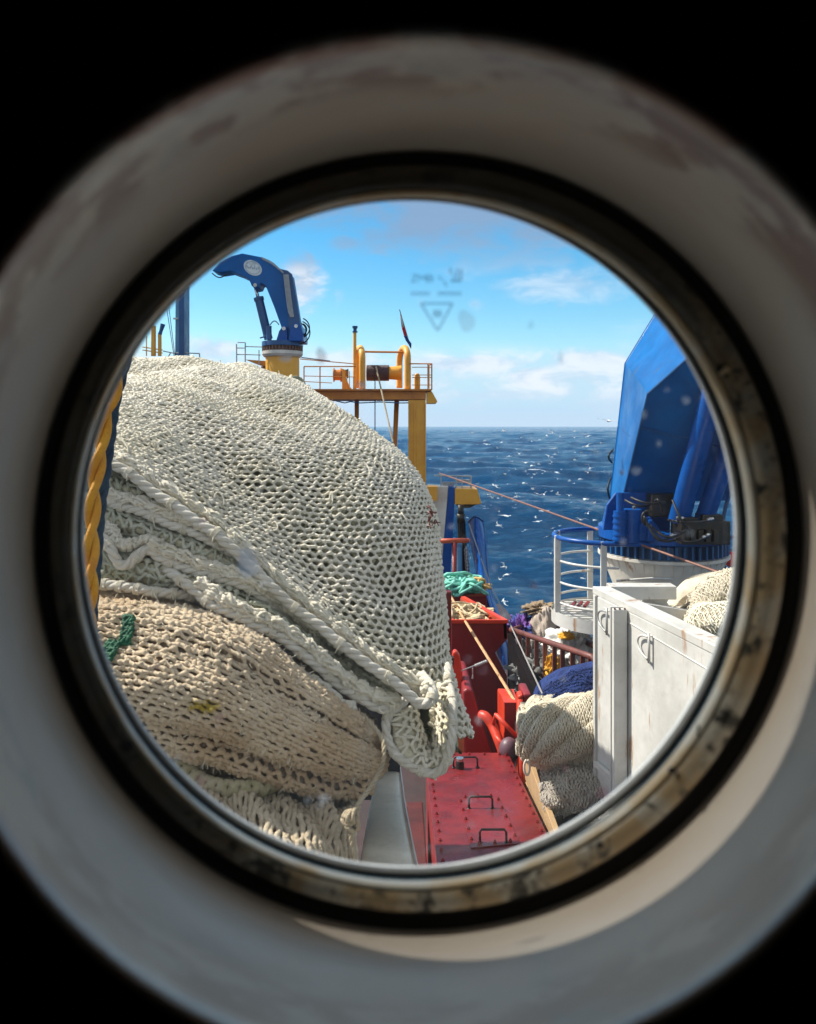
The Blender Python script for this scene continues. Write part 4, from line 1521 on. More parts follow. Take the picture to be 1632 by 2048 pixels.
# boom : light left side plate and dark front plate, a folded box girder
FB = [at(1246, 1000, 7.75), at(1297, 787, 7.05), at(1377, 716, 6.8), at(1475, 628, 6.5), at(1560, 700, 6.5), at(1500, 860, 7.0), at(1452, 1000, 7.7)]
BK = [at(1221, 1000, 8.35), at(1251, 727, 8.45), at(1313, 625, 8.5), at(1388, 500, 8.5), at(1500, 560, 8.5), at(1480, 860, 8.4), at(1432, 1000, 8.35)]
b = MB()
b.add(BK + FB, [tuple(range(6, -1, -1)), tuple(range(7, 14))] + [(i, i + 7, (i + 1) % 7 + 7, (i + 1) % 7) for i in range(7)])
b.build('boom', M['blue2'], bc, bevel=.012)
# weld seams and edge flange
b = MB()
b.tube([p + np.array((-.006, -.006, 0)) for p in FB[:4]], .012, 6)
b.tube([at(1236, 850, 8.1), at(1272, 885, 7.5)], .004, 5)
b.tube([at(1308, 742, 7.9), at(1320, 766, 7.3)], .006, 5)
b.tube([FB[0] * .3 + FB[1] * .7 + (0, -.004, 0), FB[6] * .3 + FB[5] * .7 + (0, -.004, 0)], .006, 5)
b.build('edge_seam', M['bluedk'], bc)
# foot of the boom and machinery
b = MB()
for Yp in (7.62, 8.25):
    b.prism([(xx(1206, Yp), Yp, zf), (xx(1340, Yp), Yp, zf), at(1345, 985, Yp), at(1232, 985, Yp), at(1214, 1010, Yp)], (0, .05, 0))
b.prism([at(1262, 1083, 7.42), at(1290, 1034, 7.42), at(1302, 1034, 7.42), at(1335, 1083, 7.42)], (0, .04, 0))
b.prism([at(1295, 1083, 7.36), at(1298, 1040, 7.36), at(1306, 1040, 7.36), at(1309, 1083, 7.36)], (0, .06, 0))
b.build('boom_foot', M['blue'], bc, bevel=.01, split=True)
b = MB()
def vcyl(px, y0, y1, Y, r, mb=b, sides=20):
    mb.cyl(at(px, y1, Y), r, (y1 - y0) * Y / F, sides)
vcyl(1240, 1022, 1083, 7.42, .062)
for y in (1030, 1042, 1054, 1066, 1076):
    vcyl(1240, y, y + 4, 7.42, .07)
vcyl(1240, 985, 1024, 7.42, .035)
vcyl(1262, 1018, 1083, 7.5, .1)
b.build('slew_motor', M['blue'], bc, smooth=True, auto=30)
b = MB()
b.box(at(1400, 1062, 7.3), (.46, .3, .22)); b.box(at(1372, 1048, 7.22), (.16, .2, .14)); b.box(at(1418, 1040, 7.3), (.2, .2, .12))
for k in range(5):
    b.box(at(1370 + k * 15, 1072, 7.12), (.045, .06, .12))
b.box(at(1322, 1008, 7.6), (.28, .3, .22))
b.build('valve_block', M['grease'], bc, bevel=.008, split=True)
b = MB()
rg = random.Random(4)
for (x0_, y0_, x1_, y1_, sag) in ((1285, 1036, 1360, 1075, 24), (1287, 1030, 1345, 1068, 30), (1310, 1002, 1325, 1025, -12), (1336, 1040, 1425, 1040, 5), (1340, 1072, 1422, 1068, 14), (1300, 1050, 1370, 1062, 18), (1250, 1000, 1300, 1010, 6),
                                  (1226, 900, 1224, 925, -8), (1222, 955, 1221, 1000, -6), (1345, 1000, 1380, 1060, 10), (1262, 995, 1330, 1004, 7)):
    Yq = 7.05 if x0_ > 1240 else 8.0
    P_ = [at(x0_ + (x1_ - x0_) * t + (sag if abs(sag) < 13 and x0_ < 1230 else 0) * math.sin(math.pi * t), y0_ + (y1_ - y0_) * t + (sag if x0_ > 1230 else 0) * math.sin(math.pi * t), Yq - .12 * math.sin(math.pi * t)) for t in np.linspace(0, 1, 22)]
    b.tube(P_, .011, 7)
a = [at(1296 + 12 * math.cos(t), 1036 + 14 * math.sin(t), 7.02) for t in np.linspace(1.2, 5.2, 20)]
b.tube(a, .012, 7)
b.build('hydraulic_hose', M['black'], bc, smooth=True, split=True)
b = MB()
for (x, y) in ((1355, 1036), (1364, 1037), (1418, 1039), (1424, 1038), (1343, 1071), (1350, 1072), (1408, 1074), (1416, 1070), (1268, 1015)):
    b.bar(at(x - 3, y + 1, 6.98), at(x + 3, y - 1, 6.98), .016, 10)
b.build('hose_fitting', M['steel'], bc, split=True)
for (xt, yt, xb2, yb2, r, Yt, Ybm) in ((1430, 770, 1358, 1040, .098, 6.75, 7.3), (1476, 845, 1406, 1045, .088, 6.9, 7.35)):
    A0, B0 = at(xb2, yb2, Ybm), at(xt, yt, Yt)
    b = MB(); b.bar(A0, B0, r, 28)
    cyl_ = b.build('lift_cylinder', M['blue'], bc, smooth=True, auto=30)
    d_ = (B0 - A0) / np.linalg.norm(B0 - A0)
    b = MB(); b.bar(B0 - d_ * .02, B0 + d_ * .05, r * 1.07, 28); b.bar(B0 + d_ * .05, B0 + d_ * .4, r * .5, 20)
    b.build('gland', M['steel'] if xt < 1450 else M['bluedk'], cyl_, smooth=True, auto=30)
b = MB()
b.tube([at(1468, 965, 7.9), at(1452, 1010, 7.9), at(1446, 1040, 7.9), at(1436, 1050, 7.9)], .02, 8)
b.build('drain_pipe', M['bluedk'], bc, smooth=True)
b = MB()
b.tube([at(x, y, 8.2) for x, y in ((1449, 1180), (1449, 1100), (1450, 1086), (1455, 1077), (1465, 1073), (1490, 1072))], .018, 8)
b.tube([at(x, y, 8.1) for x, y in ((1431, 1070), (1440, 1078), (1449, 1090))], .008, 6)
b.build('hooked_rail', M['bluedk'], label='dark blue hooked pipe rail behind the crane at the right edge', cat='rail')
b = MB(); b.ball(at(1463, 1119, 8.0), .075, 18, 12, (1, 1, 1.12)); bu = b.build('buoy', M['redbuoy'], smooth=True, label='small bright red buoy beside the crane at the right edge', cat='buoy')
b = MB(); b.bar(at(1463, 1104, 8.0), at(1463, 1098, 8.0), .012, 8); b.build('eye', M['greywire'], bu)

# guard basket beside the crane
gb = thing('guard_basket', 'white round guard platform with blue top ring and pipe rails beside the crane', 'platform', (xx(1215, YB), YB, zb_(1250, YB)))
gx, gy, gr = xx(1214, YB), 8.0, .545
def ringp(z, a0, a1, r=gr, n=40):
    return [(gx + r * math.cos(t), gy + r * math.sin(t), z) for t in np.linspace(a0, a1, n)]
z_top = zb_(1072, YB)
A0, A1 = math.radians(92), math.radians(268)
b = MB(); b.tube(ringp(z_top, A0, A1) + [(gx + .5, gy - gr - .03, z_top - .01)], .026, 10); b.tube([(gx - .02, gy + gr, z_top), (gx + .2, gy + gr, z_top + .02)], .022, 8)
b.build('top_ring', M['blue'], gb, smooth=True)
zfl = zb_(1224, YB)
for k, py in enumerate((1118, 1160, 1200)):
    b = MB(); b.tube(ringp(zb_(py, YB), A0, A1, gr - .02), .013, 8); b.build('mid_ring', M['white'], gb, smooth=True)
for px, Yq in ((1118, None), (1131, None), (1183, None), (1206, None)):
    ang = {1118: 190, 1131: 150, 1183: 252, 1206: 95}[px]
    t = math.radians(ang)
    x, y = gx + gr * math.cos(t), gy + gr * math.sin(t)
    b = MB(); b.beam((x, y, zfl - .02), (x, y, z_top + .02), .06, .035); b.build('post', M['white'], gb, bevel=.004)
b = MB(); b.tube([(gx + .62, gy - .55, z_top - .11), (gx + .62, gy - .55, z_top - .60)], .014, 8); b.build('thin_post', M['white'], gb)
b = MB(); b.tube([(gx - .05, gy - gr, zb_(1160, 7.5)), (gx + .3, gy - gr - .02, zb_(1158, 7.4)), (gx + .62, gy - .55, zb_(1161, 7.4))], .012, 8); b.build('side_rail', M['white'], gb, smooth=True)
b = MB()
n = 44
aa = np.linspace(A0, A1 + .35, n)
top_ = [(gx + .56 * math.cos(t), gy + .56 * math.sin(t), zfl) for t in aa] + [(gx + .5, gy - .5, zfl), (gx + .5, gy + .5, zfl)]
b.prism([(x, y, zfl - .012) for x, y, z in top_], (0, 0, -.02))
for k in range(11):
    y = gy - .5 + k * .1
    hw = math.sqrt(max(0, .545 ** 2 - (y - gy) ** 2))
    b.beam((gx - hw, y, zfl + .002), (gx + .45, y, zfl + .002), .035, .03)
b.build('floor', M['white'], gb)
b = MB()
b.grid(np.array([[(gx + .575 * math.cos(t), gy + .575 * math.sin(t), zfl + h) for t in aa] for h in (.03, -.10)] +
                [[(gx + .555 * math.cos(t), gy + .555 * math.sin(t), zfl + h) for t in aa] for h in (-.10, .03)]))
b.build('kick_plate', M['white'], gb, smooth=True, auto=40)
b = MB()
for k in range(3):
    b.beam(at(1143 + k * 13, 1213, 7.9), at(1151 + k * 13, 1204, 8.0), .03, .02)
b.build('red_clip', M['red'], gb)

# ------------------------------------------------------------------ red bins, cage, machinery
YR = 9.0
b1 = thing('red_bin', 'tall dark red steel bin filled with tan netting in the waist of the deck', 'bin', (xx(955, YR), YR, DZ))
b = MB()
fr = [at(903, 1243, YR), at(1014, 1243, YR), at(1015, 1278, YR), at(990, 1306, YR)]
fx, rx_ = xx(903, YR), xx(990, YR)
poly = fr + [np.array((rx_, YR, DZ)), np.array((fx, YR, DZ))]
b.prism(poly, (0, .04, 0))
b.build('front_plate', M['maroon'], b1, bevel=.006)
b = MB()
b.prism([at(1014, 1243, YR), at(927, 1196, 10.35), at(927, 1232, 10.35), at(1015, 1278, YR)], (-.045, 0, 0))
b.prism([at(903, 1243, YR + .04), at(885, 1196, 10.3), at(885, 1300, 10.3), at(903, 1400, YR + .04)], (.04, 0, 0))
b.build('side_plate', M['redrust'], b1, bevel=.004, split=True)
b = MB()
b.beam(at(1012, 1243, YR), at(926, 1195, 10.35), .06, .035); b.beam(at(902, 1243, YR - .01), at(1015, 1243, YR - .01), .03, .045)
for t in (.25, .5, .75):
    p = at(1009, 1246, YR + .02) * (1 - t) + at(925, 1198, 10.35) * t
    b.beam(p + (-.03, 0, 0), p + (-.05, 0, -.2), .04, .04)
b.build('rim', M['redor'], b1, bevel=.004)
b = MB(); b.prism([at(990, 1306, YR - .02), at(1014, 1352, YR - .02), at(1014, 1352, YR - .02) * (1, 1, 0) + (0, 0, DZ), at(990, 1306, YR - .02) * (1, 1, 0) + (0, 0, DZ)], (0, .5, 0))
b.build('side_locker', M['maroon'], b1)


def heap(name, m, c, s, label, cat, seed=1, freq=3.0, amp=.22, fold=0.0, ff=9.0, parent=None, res=64, group=None, ang=0.6, top=None):
    """lumpy closed heap: c centre, s half sizes"""
    n = res
    th = np.linspace(0.001, math.pi - .001, n)
    ph = np.linspace(0, 2 * math.pi, 2 * n, endpoint=False)
    T_, P_ = np.meshgrid(th, ph, indexing='ij')
    D = np.stack([np.sin(T_) * np.cos(P_), np.sin(T_) * np.sin(P_), np.cos(T_)], -1)
    r = 1 + amp * fn(D, freq, seed) + amp * .4 * fn(D, freq * 2.6, seed + 9)
    if fold:
        w = D[..., 0] * math.cos(ang) * ff + D[..., 2] * math.sin(ang) * ff + 1.5 * fn(D, 2.2, seed + 3)
        r += fold * (np.abs(np.sin(w)) ** .6 - .6)
    V = D * r[..., None] * np.array(s) + np.array(c)
    b = MB()
    b.grid(V, True)
    b.f.append(tuple(range(2 * n)))
    b.f.append(tuple((n - 1) * 2 * n + j for j in range(2 * n - 1, -1, -1)))
    if parent is not None:
        return b.build(name, m, parent, smooth=True)
    return b.build(name, m, smooth=True, label=label, cat=cat, group=group)


def coil_heap(c, s, R, n, turns, seed, mb=None, sides=7):
    """tangled loops of rope in a heap"""
    mb = mb or MB()
    rg = np.random.default_rng(seed)
    for k in range(n):
        o = rg.normal(0, .42, 3) * np.array(s)
        o[2] = abs(o[2]) * .9
        rad = rg.uniform(.3, .75)
        ax = rg.normal(0, 1, 3)
        ax[2] += 1.6
        ax /= np.linalg.norm(ax)
        x = np.cross(ax, (0.2, .9, .1)); x /= np.linalg.norm(x); y = np.cross(ax, x)
        t = np.linspace(0, turns * 2 * math.pi, int(26 * turns))
        w = 1 + .18 * np.sin(3 * t + rg.uniform(0, 6)) + .1 * np.sin(5.3 * t)
        P = np.array(c) + o + (np.cos(t) * w)[:, None] * x * np.array(s) * rad + (np.sin(t) * w)[:, None] * y * np.array(s) * rad
        mb.tube(P, R, sides)
    return mb


hp = heap('tan_netting', M['tanheap'], at(925, 1238, 9.6) + (0, .0, -.10), (.36, .42, .22), 'heap of tan netting lying in the tall red bin', 'netting', 3, 3.5, .2, .10, 12)
b = coil_heap(at(925, 1232, 9.6), (.26, .30, .12), .012, 50, 1.6, 8)
ROOT[hp.name] = ROOT[hp.name]
b.build('loose_twine', M['tanheap'], hp, smooth=True)

b2 = thing('far_bin', 'small red bin carrying teal and amber rope beyond the tall bin', 'bin', (xx(935, 11), 11, DZ))
b = MB(); b.prism([at(880, 1190, 10.9), at(972, 1188, 10.9), at(975, 1215, 10.9), at(975, 1215, 10.9) * (1, 1, 0) + (0, 0, DZ), at(880, 1215, 10.9) * (1, 1, 0) + (0, 0, DZ)], (0, .9, 0))
b.build('body', M['maroon'], b2, bevel=.006)
b = MB(); b.beam(at(933, 1191, 10.88), at(973, 1189, 10.88), .02, .04); b.build('rim', M['redrust'], b2)
hq = heap('teal_rope', M['teal'], at(918, 1178, 11.1), (.21, .22, .14), 'tangled heap of teal rope on the far red bin', 'rope', 5, 3, .15)
coil_heap(at(918, 1172, 11.05), (.28, .26, .16), .020, 46, 1.5, 3).build('loop', M['teal'], hq, smooth=True)
hq = heap('amber_rope', M['gold'], at(958, 1180, 11.1), (.08, .15, .12), 'small heap of amber rope beside the teal rope', 'rope', 6, 3, .15)
coil_heap(at(958, 1174, 11.05), (.12, .15, .13), .019, 24, 1.4, 13).build('loop', M['gold'], hq, smooth=True)

# posts and machinery between the bin and the hatch box
mc = thing('red_machinery', 'red net hauler frame coloured bright on lit faces and dark on shaded faces between bin and hatch box', 'machinery', (xx(940, 7.6), 7.6, DZ))
def vplate(mb, x0_, x1_, ytop, Y, d, z0=DZ, ytop2=None):
    zt_ = zz(ytop, Y); zt2 = zz(ytop2, Y) if ytop2 else zt_
    mb.prism([(xx(x0_, Y), Y, z0), (xx(x1_, Y), Y, z0), (xx(x1_, Y), Y, zt2), (xx(x0_, Y), Y, zt_)], (0, d, 0))
b = MB(); vplate(b, 880, 903, 1184, 8.6, .12); b.build('tall_post', M['red'], mc, bevel=.01)
b = MB()
P_ = [(906, 1304), (913, 1302), (920, 1312), (925, 1345), (928, 1400), (928, 1520), (897, 1520), (897, 1330), (904, 1322)]
b.prism([at(x, y, 7.6) for x, y in P_], (0, .1, 0))
b.build('rounded_lever', M['redor'], mc, bevel=.02)
b = MB(); b.box(at(902, 1321, 7.5), (.05, .08, .07)); b.build('knob', M['black'], mc)
b = MB()
P_ = [(926, 1382), (934, 1377), (944, 1380), (950, 1396), (962, 1440), (985, 1510), (985, 1600), (926, 1600)]
b.prism([at(x, y, 7.3) for x, y in P_], (0, .9, 0))
b.build('column', M['maroon'], mc, bevel=.03)
b = MB(); vplate(b, 903, 927, 1462, 7.0, .2); b.build('orange_step', mat('orange_step', (.62, .22, .07), .6, (.45, .15, .05), 6, bump=.2, grime=.3), mc)
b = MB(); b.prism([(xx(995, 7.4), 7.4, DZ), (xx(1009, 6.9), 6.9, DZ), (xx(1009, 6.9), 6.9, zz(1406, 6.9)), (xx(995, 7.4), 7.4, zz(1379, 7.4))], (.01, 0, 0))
b.build('lit_side', M['redor'], mc)  # sunlit left face of the post, its light put into a bright plate
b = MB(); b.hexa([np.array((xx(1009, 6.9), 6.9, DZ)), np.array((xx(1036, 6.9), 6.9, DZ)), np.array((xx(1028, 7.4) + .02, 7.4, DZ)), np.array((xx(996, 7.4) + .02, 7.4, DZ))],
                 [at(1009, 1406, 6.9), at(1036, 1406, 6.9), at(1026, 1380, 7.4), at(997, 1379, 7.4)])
b.build('box_post', M['maroon'], mc, bevel=.006)  # post front coloured darker to carry its shade
b = MB(); b.hexa([at(1008, 1406.5, 6.89), at(1037, 1406.5, 6.89), at(1027, 1379.5, 7.41), at(996, 1378.5, 7.41)], [at(1008, 1405, 6.89), at(1037, 1405, 6.89), at(1027, 1378, 7.41), at(996, 1377, 7.41)])
b.build('lit_top', M['redor'], mc)  # thin bright plate painting the sunlight on the post top
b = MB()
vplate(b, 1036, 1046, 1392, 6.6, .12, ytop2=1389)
b.build('end_post', M['redor'], mc, bevel=.015)  # lit left strip of the post, coloured bright
b = MB(); vplate(b, 1046.3, 1063, 1388, 6.62, .3); b.build('end_post', M['maroon'], mc, bevel=.02)  # same post's shaded front, coloured dark
b = MB()
b.tube(arc(cr([at(962, 1430, 7.0), at(972, 1434, 6.95), at(985, 1452, 6.9), at(997, 1480, 6.8), at(1006, 1506, 6.75), at(1010, 1530, 6.7)], 60), 30), .045, 12)
b.build('bent_pipe', M['redor'], mc, smooth=True)
b = MB()
b.bar(at(992, 1429, 6.75), at(1034, 1474, 6.65), .02, 8); b.bar(at(992, 1429, 6.75), at(986, 1450, 6.9), .018, 8)
b.bar(at(990, 1470, 6.8), at(1012, 1497, 6.7), .02, 8)
b.build('brace', M['redor'], mc, smooth=True, split=True)
b = MB(); b.bar(at(1040, 1400, 6.4), at(1046, 1590, 6.0), .025, 10); b.build('side_pipe', M['redor'], mc, smooth=True)
b = MB()
b.bar(at(922, 1342, 7.5), at(972, 1322, 7.6), .006, 6)
for k in range(6):
    c = at(952 + k * 4, 1331 - k * 1.6, 7.55)
    b.ball(c, .017, 8, 6)
b.tube([at(945, 1336, 7.5), at(945.5, 1348, 7.5), at(945, 1357, 7.5)], [.008, .004, .012], 6)
b.build('chain_lanyard', M['galv'], mc)
b = MB(); b.ball(at(1018, 1500, 6.6), .09, 14, 10, (1, 1, 1.2)); b.build('grey_float', mat('plum_rubber', (.12, .06, .08), .5), mc, smooth=True)

# near-black sheet standing in for the dark hold between cage and bin
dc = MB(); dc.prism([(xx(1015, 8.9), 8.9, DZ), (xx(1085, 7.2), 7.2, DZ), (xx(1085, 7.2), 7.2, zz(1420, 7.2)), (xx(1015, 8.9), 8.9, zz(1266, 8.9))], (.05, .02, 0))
dc.build('dark_hold_sheet', mat('hold_shade', (.006, .005, .007), .7, (.012, .006, .006), 4, bump=.2, spec=.1), label='near black sheet standing in for the dark hold below the cage railing', cat='shade sheet')

# cage railing
cg = thing('cage_railing', 'rusty brown cage railing with vertical bars around bagged nets', 'cage', (xx(1100, 8), 8, DZ))
RA, RB = at(1022, 1259, 8.9), at(1184, 1314, 7.2)
def cgp(t):
    return RA * (1 - t) + RB * t
b = MB(); b.tube([RA] + [cgp(t) for t in (.3, .6, .93)] + [RB + (.0, 0, -.0), RB + (.045, -.03, -.05), RB + (.06, -.04, -.35)], .031, 10); b.build('top_rail', M['cage'], cg, smooth=True)
b = MB(); b.tube([RA + (0, 0, -.62), RB + (0, 0, -.60)], .022, 8); b.build('low_rail', M['cage'], cg)
for x in (1039, 1056, 1073, 1090, 1109, 1125, 1145, 1165, 1180):
    t = (x - 1022) / 162
    t = t * 7.2 / (8.9 + (7.2 - 8.9) * t) * 1.0 if False else None
    # solve on the rail for this bar
    lo, hi_ = 0.0, 1.0
    for _ in range(30):
        m_ = (lo + hi_) / 2
        p = cgp(m_)
        if 816 + p[0] * F / p[1] < x:
            lo = m_
        else:
            hi_ = m_
    p = cgp(lo)
    b = MB(); b.beam(p + (0, 0, -.01), p + (0, 0, -.64), .045, .045); b.build('bar', M['cage'], cg, bevel=.006)
b = MB(); b.tube([at(1133, 1262, 8.9), at(1190, 1292, 7.9), at(1230, 1312, 7.5)], .036, 10); b.tube([at(1022, 1259, 8.9), at(1075, 1240, 9.6), at(1133, 1262, 8.9)], .02, 8)
b.build('back_rail', M['cage'], cg, smooth=True)
b = MB()
b.prism([(xx(1018, 8.9), 8.9, DZ), (xx(1190, 7.1), 7.1, DZ), (xx(1190, 7.1), 7.1, zz(1400, 7.1)), (xx(1018, 8.9), 8.9, zz(1372, 8.9))], (.03, .05, 0))
b.build('side_plate', M['maroon'], cg)
heap('tan_net_bundle', mat('tan_bundle', (.50, .42, .36), .85, (.33, .26, .20), 6, bump=1., bscale=70, grime=.35), at(1087, 1262, 9.2) + (0, 0, -.05), (.18, .22, .34), 'pale tan net bundle tied at the top standing in the cage', 'net bundle', 21, 2.0, .08, .05, 16, ang=.05)
heap('brown_net_tuft', mat('brown_tuft', (.33, .24, .15), .9, (.16, .11, .07), 14, bump=1., bscale=60, grime=.5), at(1082, 1219, 9.3), (.19, .16, .075), 'frayed brown net tuft crowning the tan bundle', 'netting', 31, 4.5, .3, .2, 18, ang=.2)
heap('purple_net', M['purple'], at(1043, 1254, 9.3), (.16, .2, .12), 'small heap of purple and blue netting at the left end of the cage', 'netting', 41, 4.0, .3, .15, 14)
heap('white_bag', M['bag'], at(1138, 1300, 8.3), (.25, .3, .22), 'crumpled white sack with yellow straps in the cage', 'sack', 51, 3.2, .2, .08, 9)
heap('lower_bags', mat('grey_bag', (.26, .26, .25), .7, (.09, .09, .085), 7, lo=.4, hi=.6, bump=1., bscale=30, grime=.5), at(1115, 1352, 8.4), (.42, .3, .22), 'grimy grey sacks low behind the cage bars', 'sacks', 61, 4.2, .25, .15, 9)
heap('grey_netting', mat('grey_netting', (.30, .27, .24), .85, (.12, .10, .09), 9, bump=1., bscale=60, grime=.5), at(1062, 1318, 8.9), (.16, .2, .2), 'dull grey netting behind the left cage bars', 'netting', 71, 3.6, .25, .2, 12)
heap('yellow_cloth', M['cloth'], at(1108, 1336, 8.0), (.085, .06, .13), 'bright yellow rag hanging behind the cage bars', 'cloth', 81, 3.2, .25, .1, 9)
heap('yellow_strap', M['cloth'], at(1133, 1272, 8.05), (.075, .05, .035), 'yellow strap lying across the white sack', 'strap', 91, 3.2, .3, .1, 9)

# ------------------------------------------------------------------ hatch box in front
hb = thing('hatch_box', 'dark red bolted hatch box with three black lifting handles', 'hatch box', (.2, 5.2, DZ))
def hbp(u, v, h=0.0):
    """u 0..1 left->right, v 0..1 near->far on the sloping lid"""
    n_l, n_r = at(881, 1745, 4.33), at(1127, 1745, 4.33)
    f_l, f_r = at(852, 1507, 6.58), at(1014, 1507, 6.58)
    p = (n_l * (1 - u) + n_r * u) * (1 - v) + (f_l * (1 - u) + f_r * u) * v
    ex = n_r - n_l
    nn = np.cross(ex, f_l - n_l)
    nn /= np.linalg.norm(nn)
    return p + nn * h
def hb_uv(px, py):
    """invert the lid for a photo point"""
    u, v = .5, .5
    for _ in range(30):
        p = hbp(u, v); e = np.array((816 + p[0] * F / p[1], 853 - (p[2] - EZ) * F / p[1]))
        pu = hbp(u + .01, v); pv = hbp(u, v + .01)
        eu = np.array((816 + pu[0] * F / pu[1], 853 - (pu[2] - EZ) * F / pu[1])); ev_ = np.array((816 + pv[0] * F / pv[1], 853 - (pv[2] - EZ) * F / pv[1]))
        J = np.stack([(eu - e) / .01, (ev_ - e) / .01], 1)
        d = np.linalg.solve(J, np.array((px, py)) - e)
        u += d[0]; v += d[1]
    return u, v
def mid(a, b_, t):
    return np.array(a) * (1 - t) + np.array(b_) * t
b = MB()
vn = -.28
tp4 = [hbp(0, vn), hbp(1, vn), hbp(1, 1), hbp(0, 1)]
b.hexa([p * (1, 1, 0) + (0, 0, DZ) for p in tp4], [p - (0, 0, .012) for p in tp4])
b.build('body', M['maroon'], hb, bevel=.006)
b = MB()
t2 = [hbp(-.02, vn), hbp(1.02, vn), hbp(1.02, 1.012), hbp(-.02, 1.012)]
b.hexa([p - (0, 0, .011) for p in t2], t2)
b.build('lid', M['red'], hb, bevel=.004)
b = MB()
q4 = [hb_uv(*p) for p in ((942, 1698), (1041, 1689), (995, 1591), (914, 1594))]
b.hexa([hbp(u, v, .001) for u, v in q4], [hbp(u, v, .008) for u, v in q4])
b.build('access_plate', M['red'], hb, bevel=.002)
b = MB()
def bolt(u, v, h=.0):
    c = hbp(u, v, h)
    b.tube([c, c + (0, 0, .012)], [.0125, .011], 6)
    b.tube([c + (0, 0, .012), c + (0, 0, .02)], [.006, .006], 6)
for t in np.linspace(vn + .02, .97, 20):
    bolt(.975, t); bolt(.03, t)
for t in np.linspace(.15, .9, 5):
    bolt(t, .985)
for k in range(4):
    a_, b_ = q4[k], q4[(k + 1) % 4]
    for t in ((.1, .3, .5, .7, .9) if k % 2 else (.15, .5, .85)):
        u, v = mid(a_, b_, t)
        cu, cv = np.mean(q4, 0)
        u, v = u + (cu - u) * .1, v + (cv - v) * .08
        bolt(u, v, .008)
b.build('bolts', M['maroon'], hb)
hr = random.Random(3)
for (xa, xb3, yb3) in ((906, 956, 1536), (937, 986, 1619), (959, 1014, 1688)):
    u0, v0 = hb_uv(xa + 1, yb3); u1, v1 = hb_uv(xb3 - 1, yb3)
    A_, B_ = hbp(u0, v0), hbp(u1, v0)
    h = .082
    up = np.array((0, .015, h))
    b = MB()
    P_ = [A_, A_ + up * .8, A_ + up + (B_ - A_) * .07, B_ + up - (B_ - A_) * .07, B_ + up * .8, B_]
    b.tube(P_, .0075, 8)
    b.tube([A_, A_ + (0, 0, .01)], .016, 8); b.tube([B_, B_ + (0, 0, .01)], .016, 8)
    b.build('handle', M['black'], hb, smooth=True)
u, v = hb_uv(920, 1537)
c = hbp(u, v)
b = MB(); b.cyl(c, .034, .05, 20); b.cyl(c + (0, 0, .05), .026, .012, 20); b.build('vent_plug', M['grease'], hb)
b = MB(); b.cyl(c + (0, 0, .062), .030, .026, 20); b.build('plug_cap', M['steel'], hb, bevel=.003)
b = MB()
sl_ = [at(822, 1620, 4.9), at(855, 1552, 5.7), at(868, 1600, 5.3), at(882, 1745, 4.4), at(842, 1745, 4.4)]
b.prism([(-.02, 6.2, 6.25 - .3), (.12, 6.2, 6.25 - .3), (.16, 3.9, 6.35 - .45), (.02, 3.9, 6.35 - .45)], (0, 0, -.9))
b.build('side_duct', mat('duct_dark_red', (.09, .012, .010), .5, (.05, .01, .008), 5, bump=.2, grime=.4, rust=.2), hb, bevel=.01)
gr_ = MB()
for k in range(4):
    gr_.box((-.13, 4.6 + k * .5, 5.5), (.16, .05, 1.0))
gr_.box((-.1, 5.35, 5.93), (.16, .07, .07))
gr_.build('pipe_clamps', M['galv'], label='row of dull pipe clamps in the dark gap left of the hatch box', cat='clamps')

# cream tapered spar pointing at the viewer
sp_ = MB()
rows = []
for (xl, xr, y, Y) in ((747, 789, 1490, 3.75), (755, 797, 1530, 3.45), (741, 806, 1600, 2.95), (728, 819, 1670, 2.55), (715, 834, 1742, 2.25), (700, 850, 1820, 2.0), (684, 872, 1920, 1.8)):
    A_, B_ = at(xl, y, Y), at(xr, y, Y)
    w = (B_ - A_) / 2
    c = (A_ + B_) / 2
    r = []
    for k in range(20):
        t = math.pi * 2 * k / 20
        sx = math.copysign(abs(math.cos(t)) ** .6, math.cos(t)); sz = math.copysign(abs(math.sin(t)) ** .7, math.sin(t))
        r.append(c + w * sx + np.array((0, .25, .35)) * (sz * .28 - .2) * np.linalg.norm(w) * 2)
    rows.append(r)
S_ = cr(np.array(rows), 40)
sp_.grid(S_, True)
sp_.f.append(tuple(range(20))); sp_.f.append(tuple(39 * 20 + j for j in range(19, -1, -1)))
spo = sp_.build('spar', M['creamsteel'], smooth=True, auto=60, label='smooth cream painted tapered steel spar below the net pile', cat='spar')
b = MB(); b.tube(S_[:, 1] + (.006, -.004, .004), .005, 6); b.build('edge_strip', M['white'], spo, smooth=True)

# plank crate carrying the cream nets
cr_ = thing('plank_crate', 'weathered wooden plank crate under the cream nets beside the hatch box', 'crate', (1.3, 5.7, DZ))
for k in range(6):
    b = MB()
    z0_ = DZ + .02 + k * .235
    b.box((.95, 5.5, z0_ + .115), (.04, 1.55, .222))
    b.build('plank', M['wood'], cr_, bevel=.005)
b = MB(); b.box((1.6, 5.75, DZ + .7), (1.28, 2.2, 1.3)); b.build('inside', mat('crate_dark', (.03, .02, .018), .8), cr_)

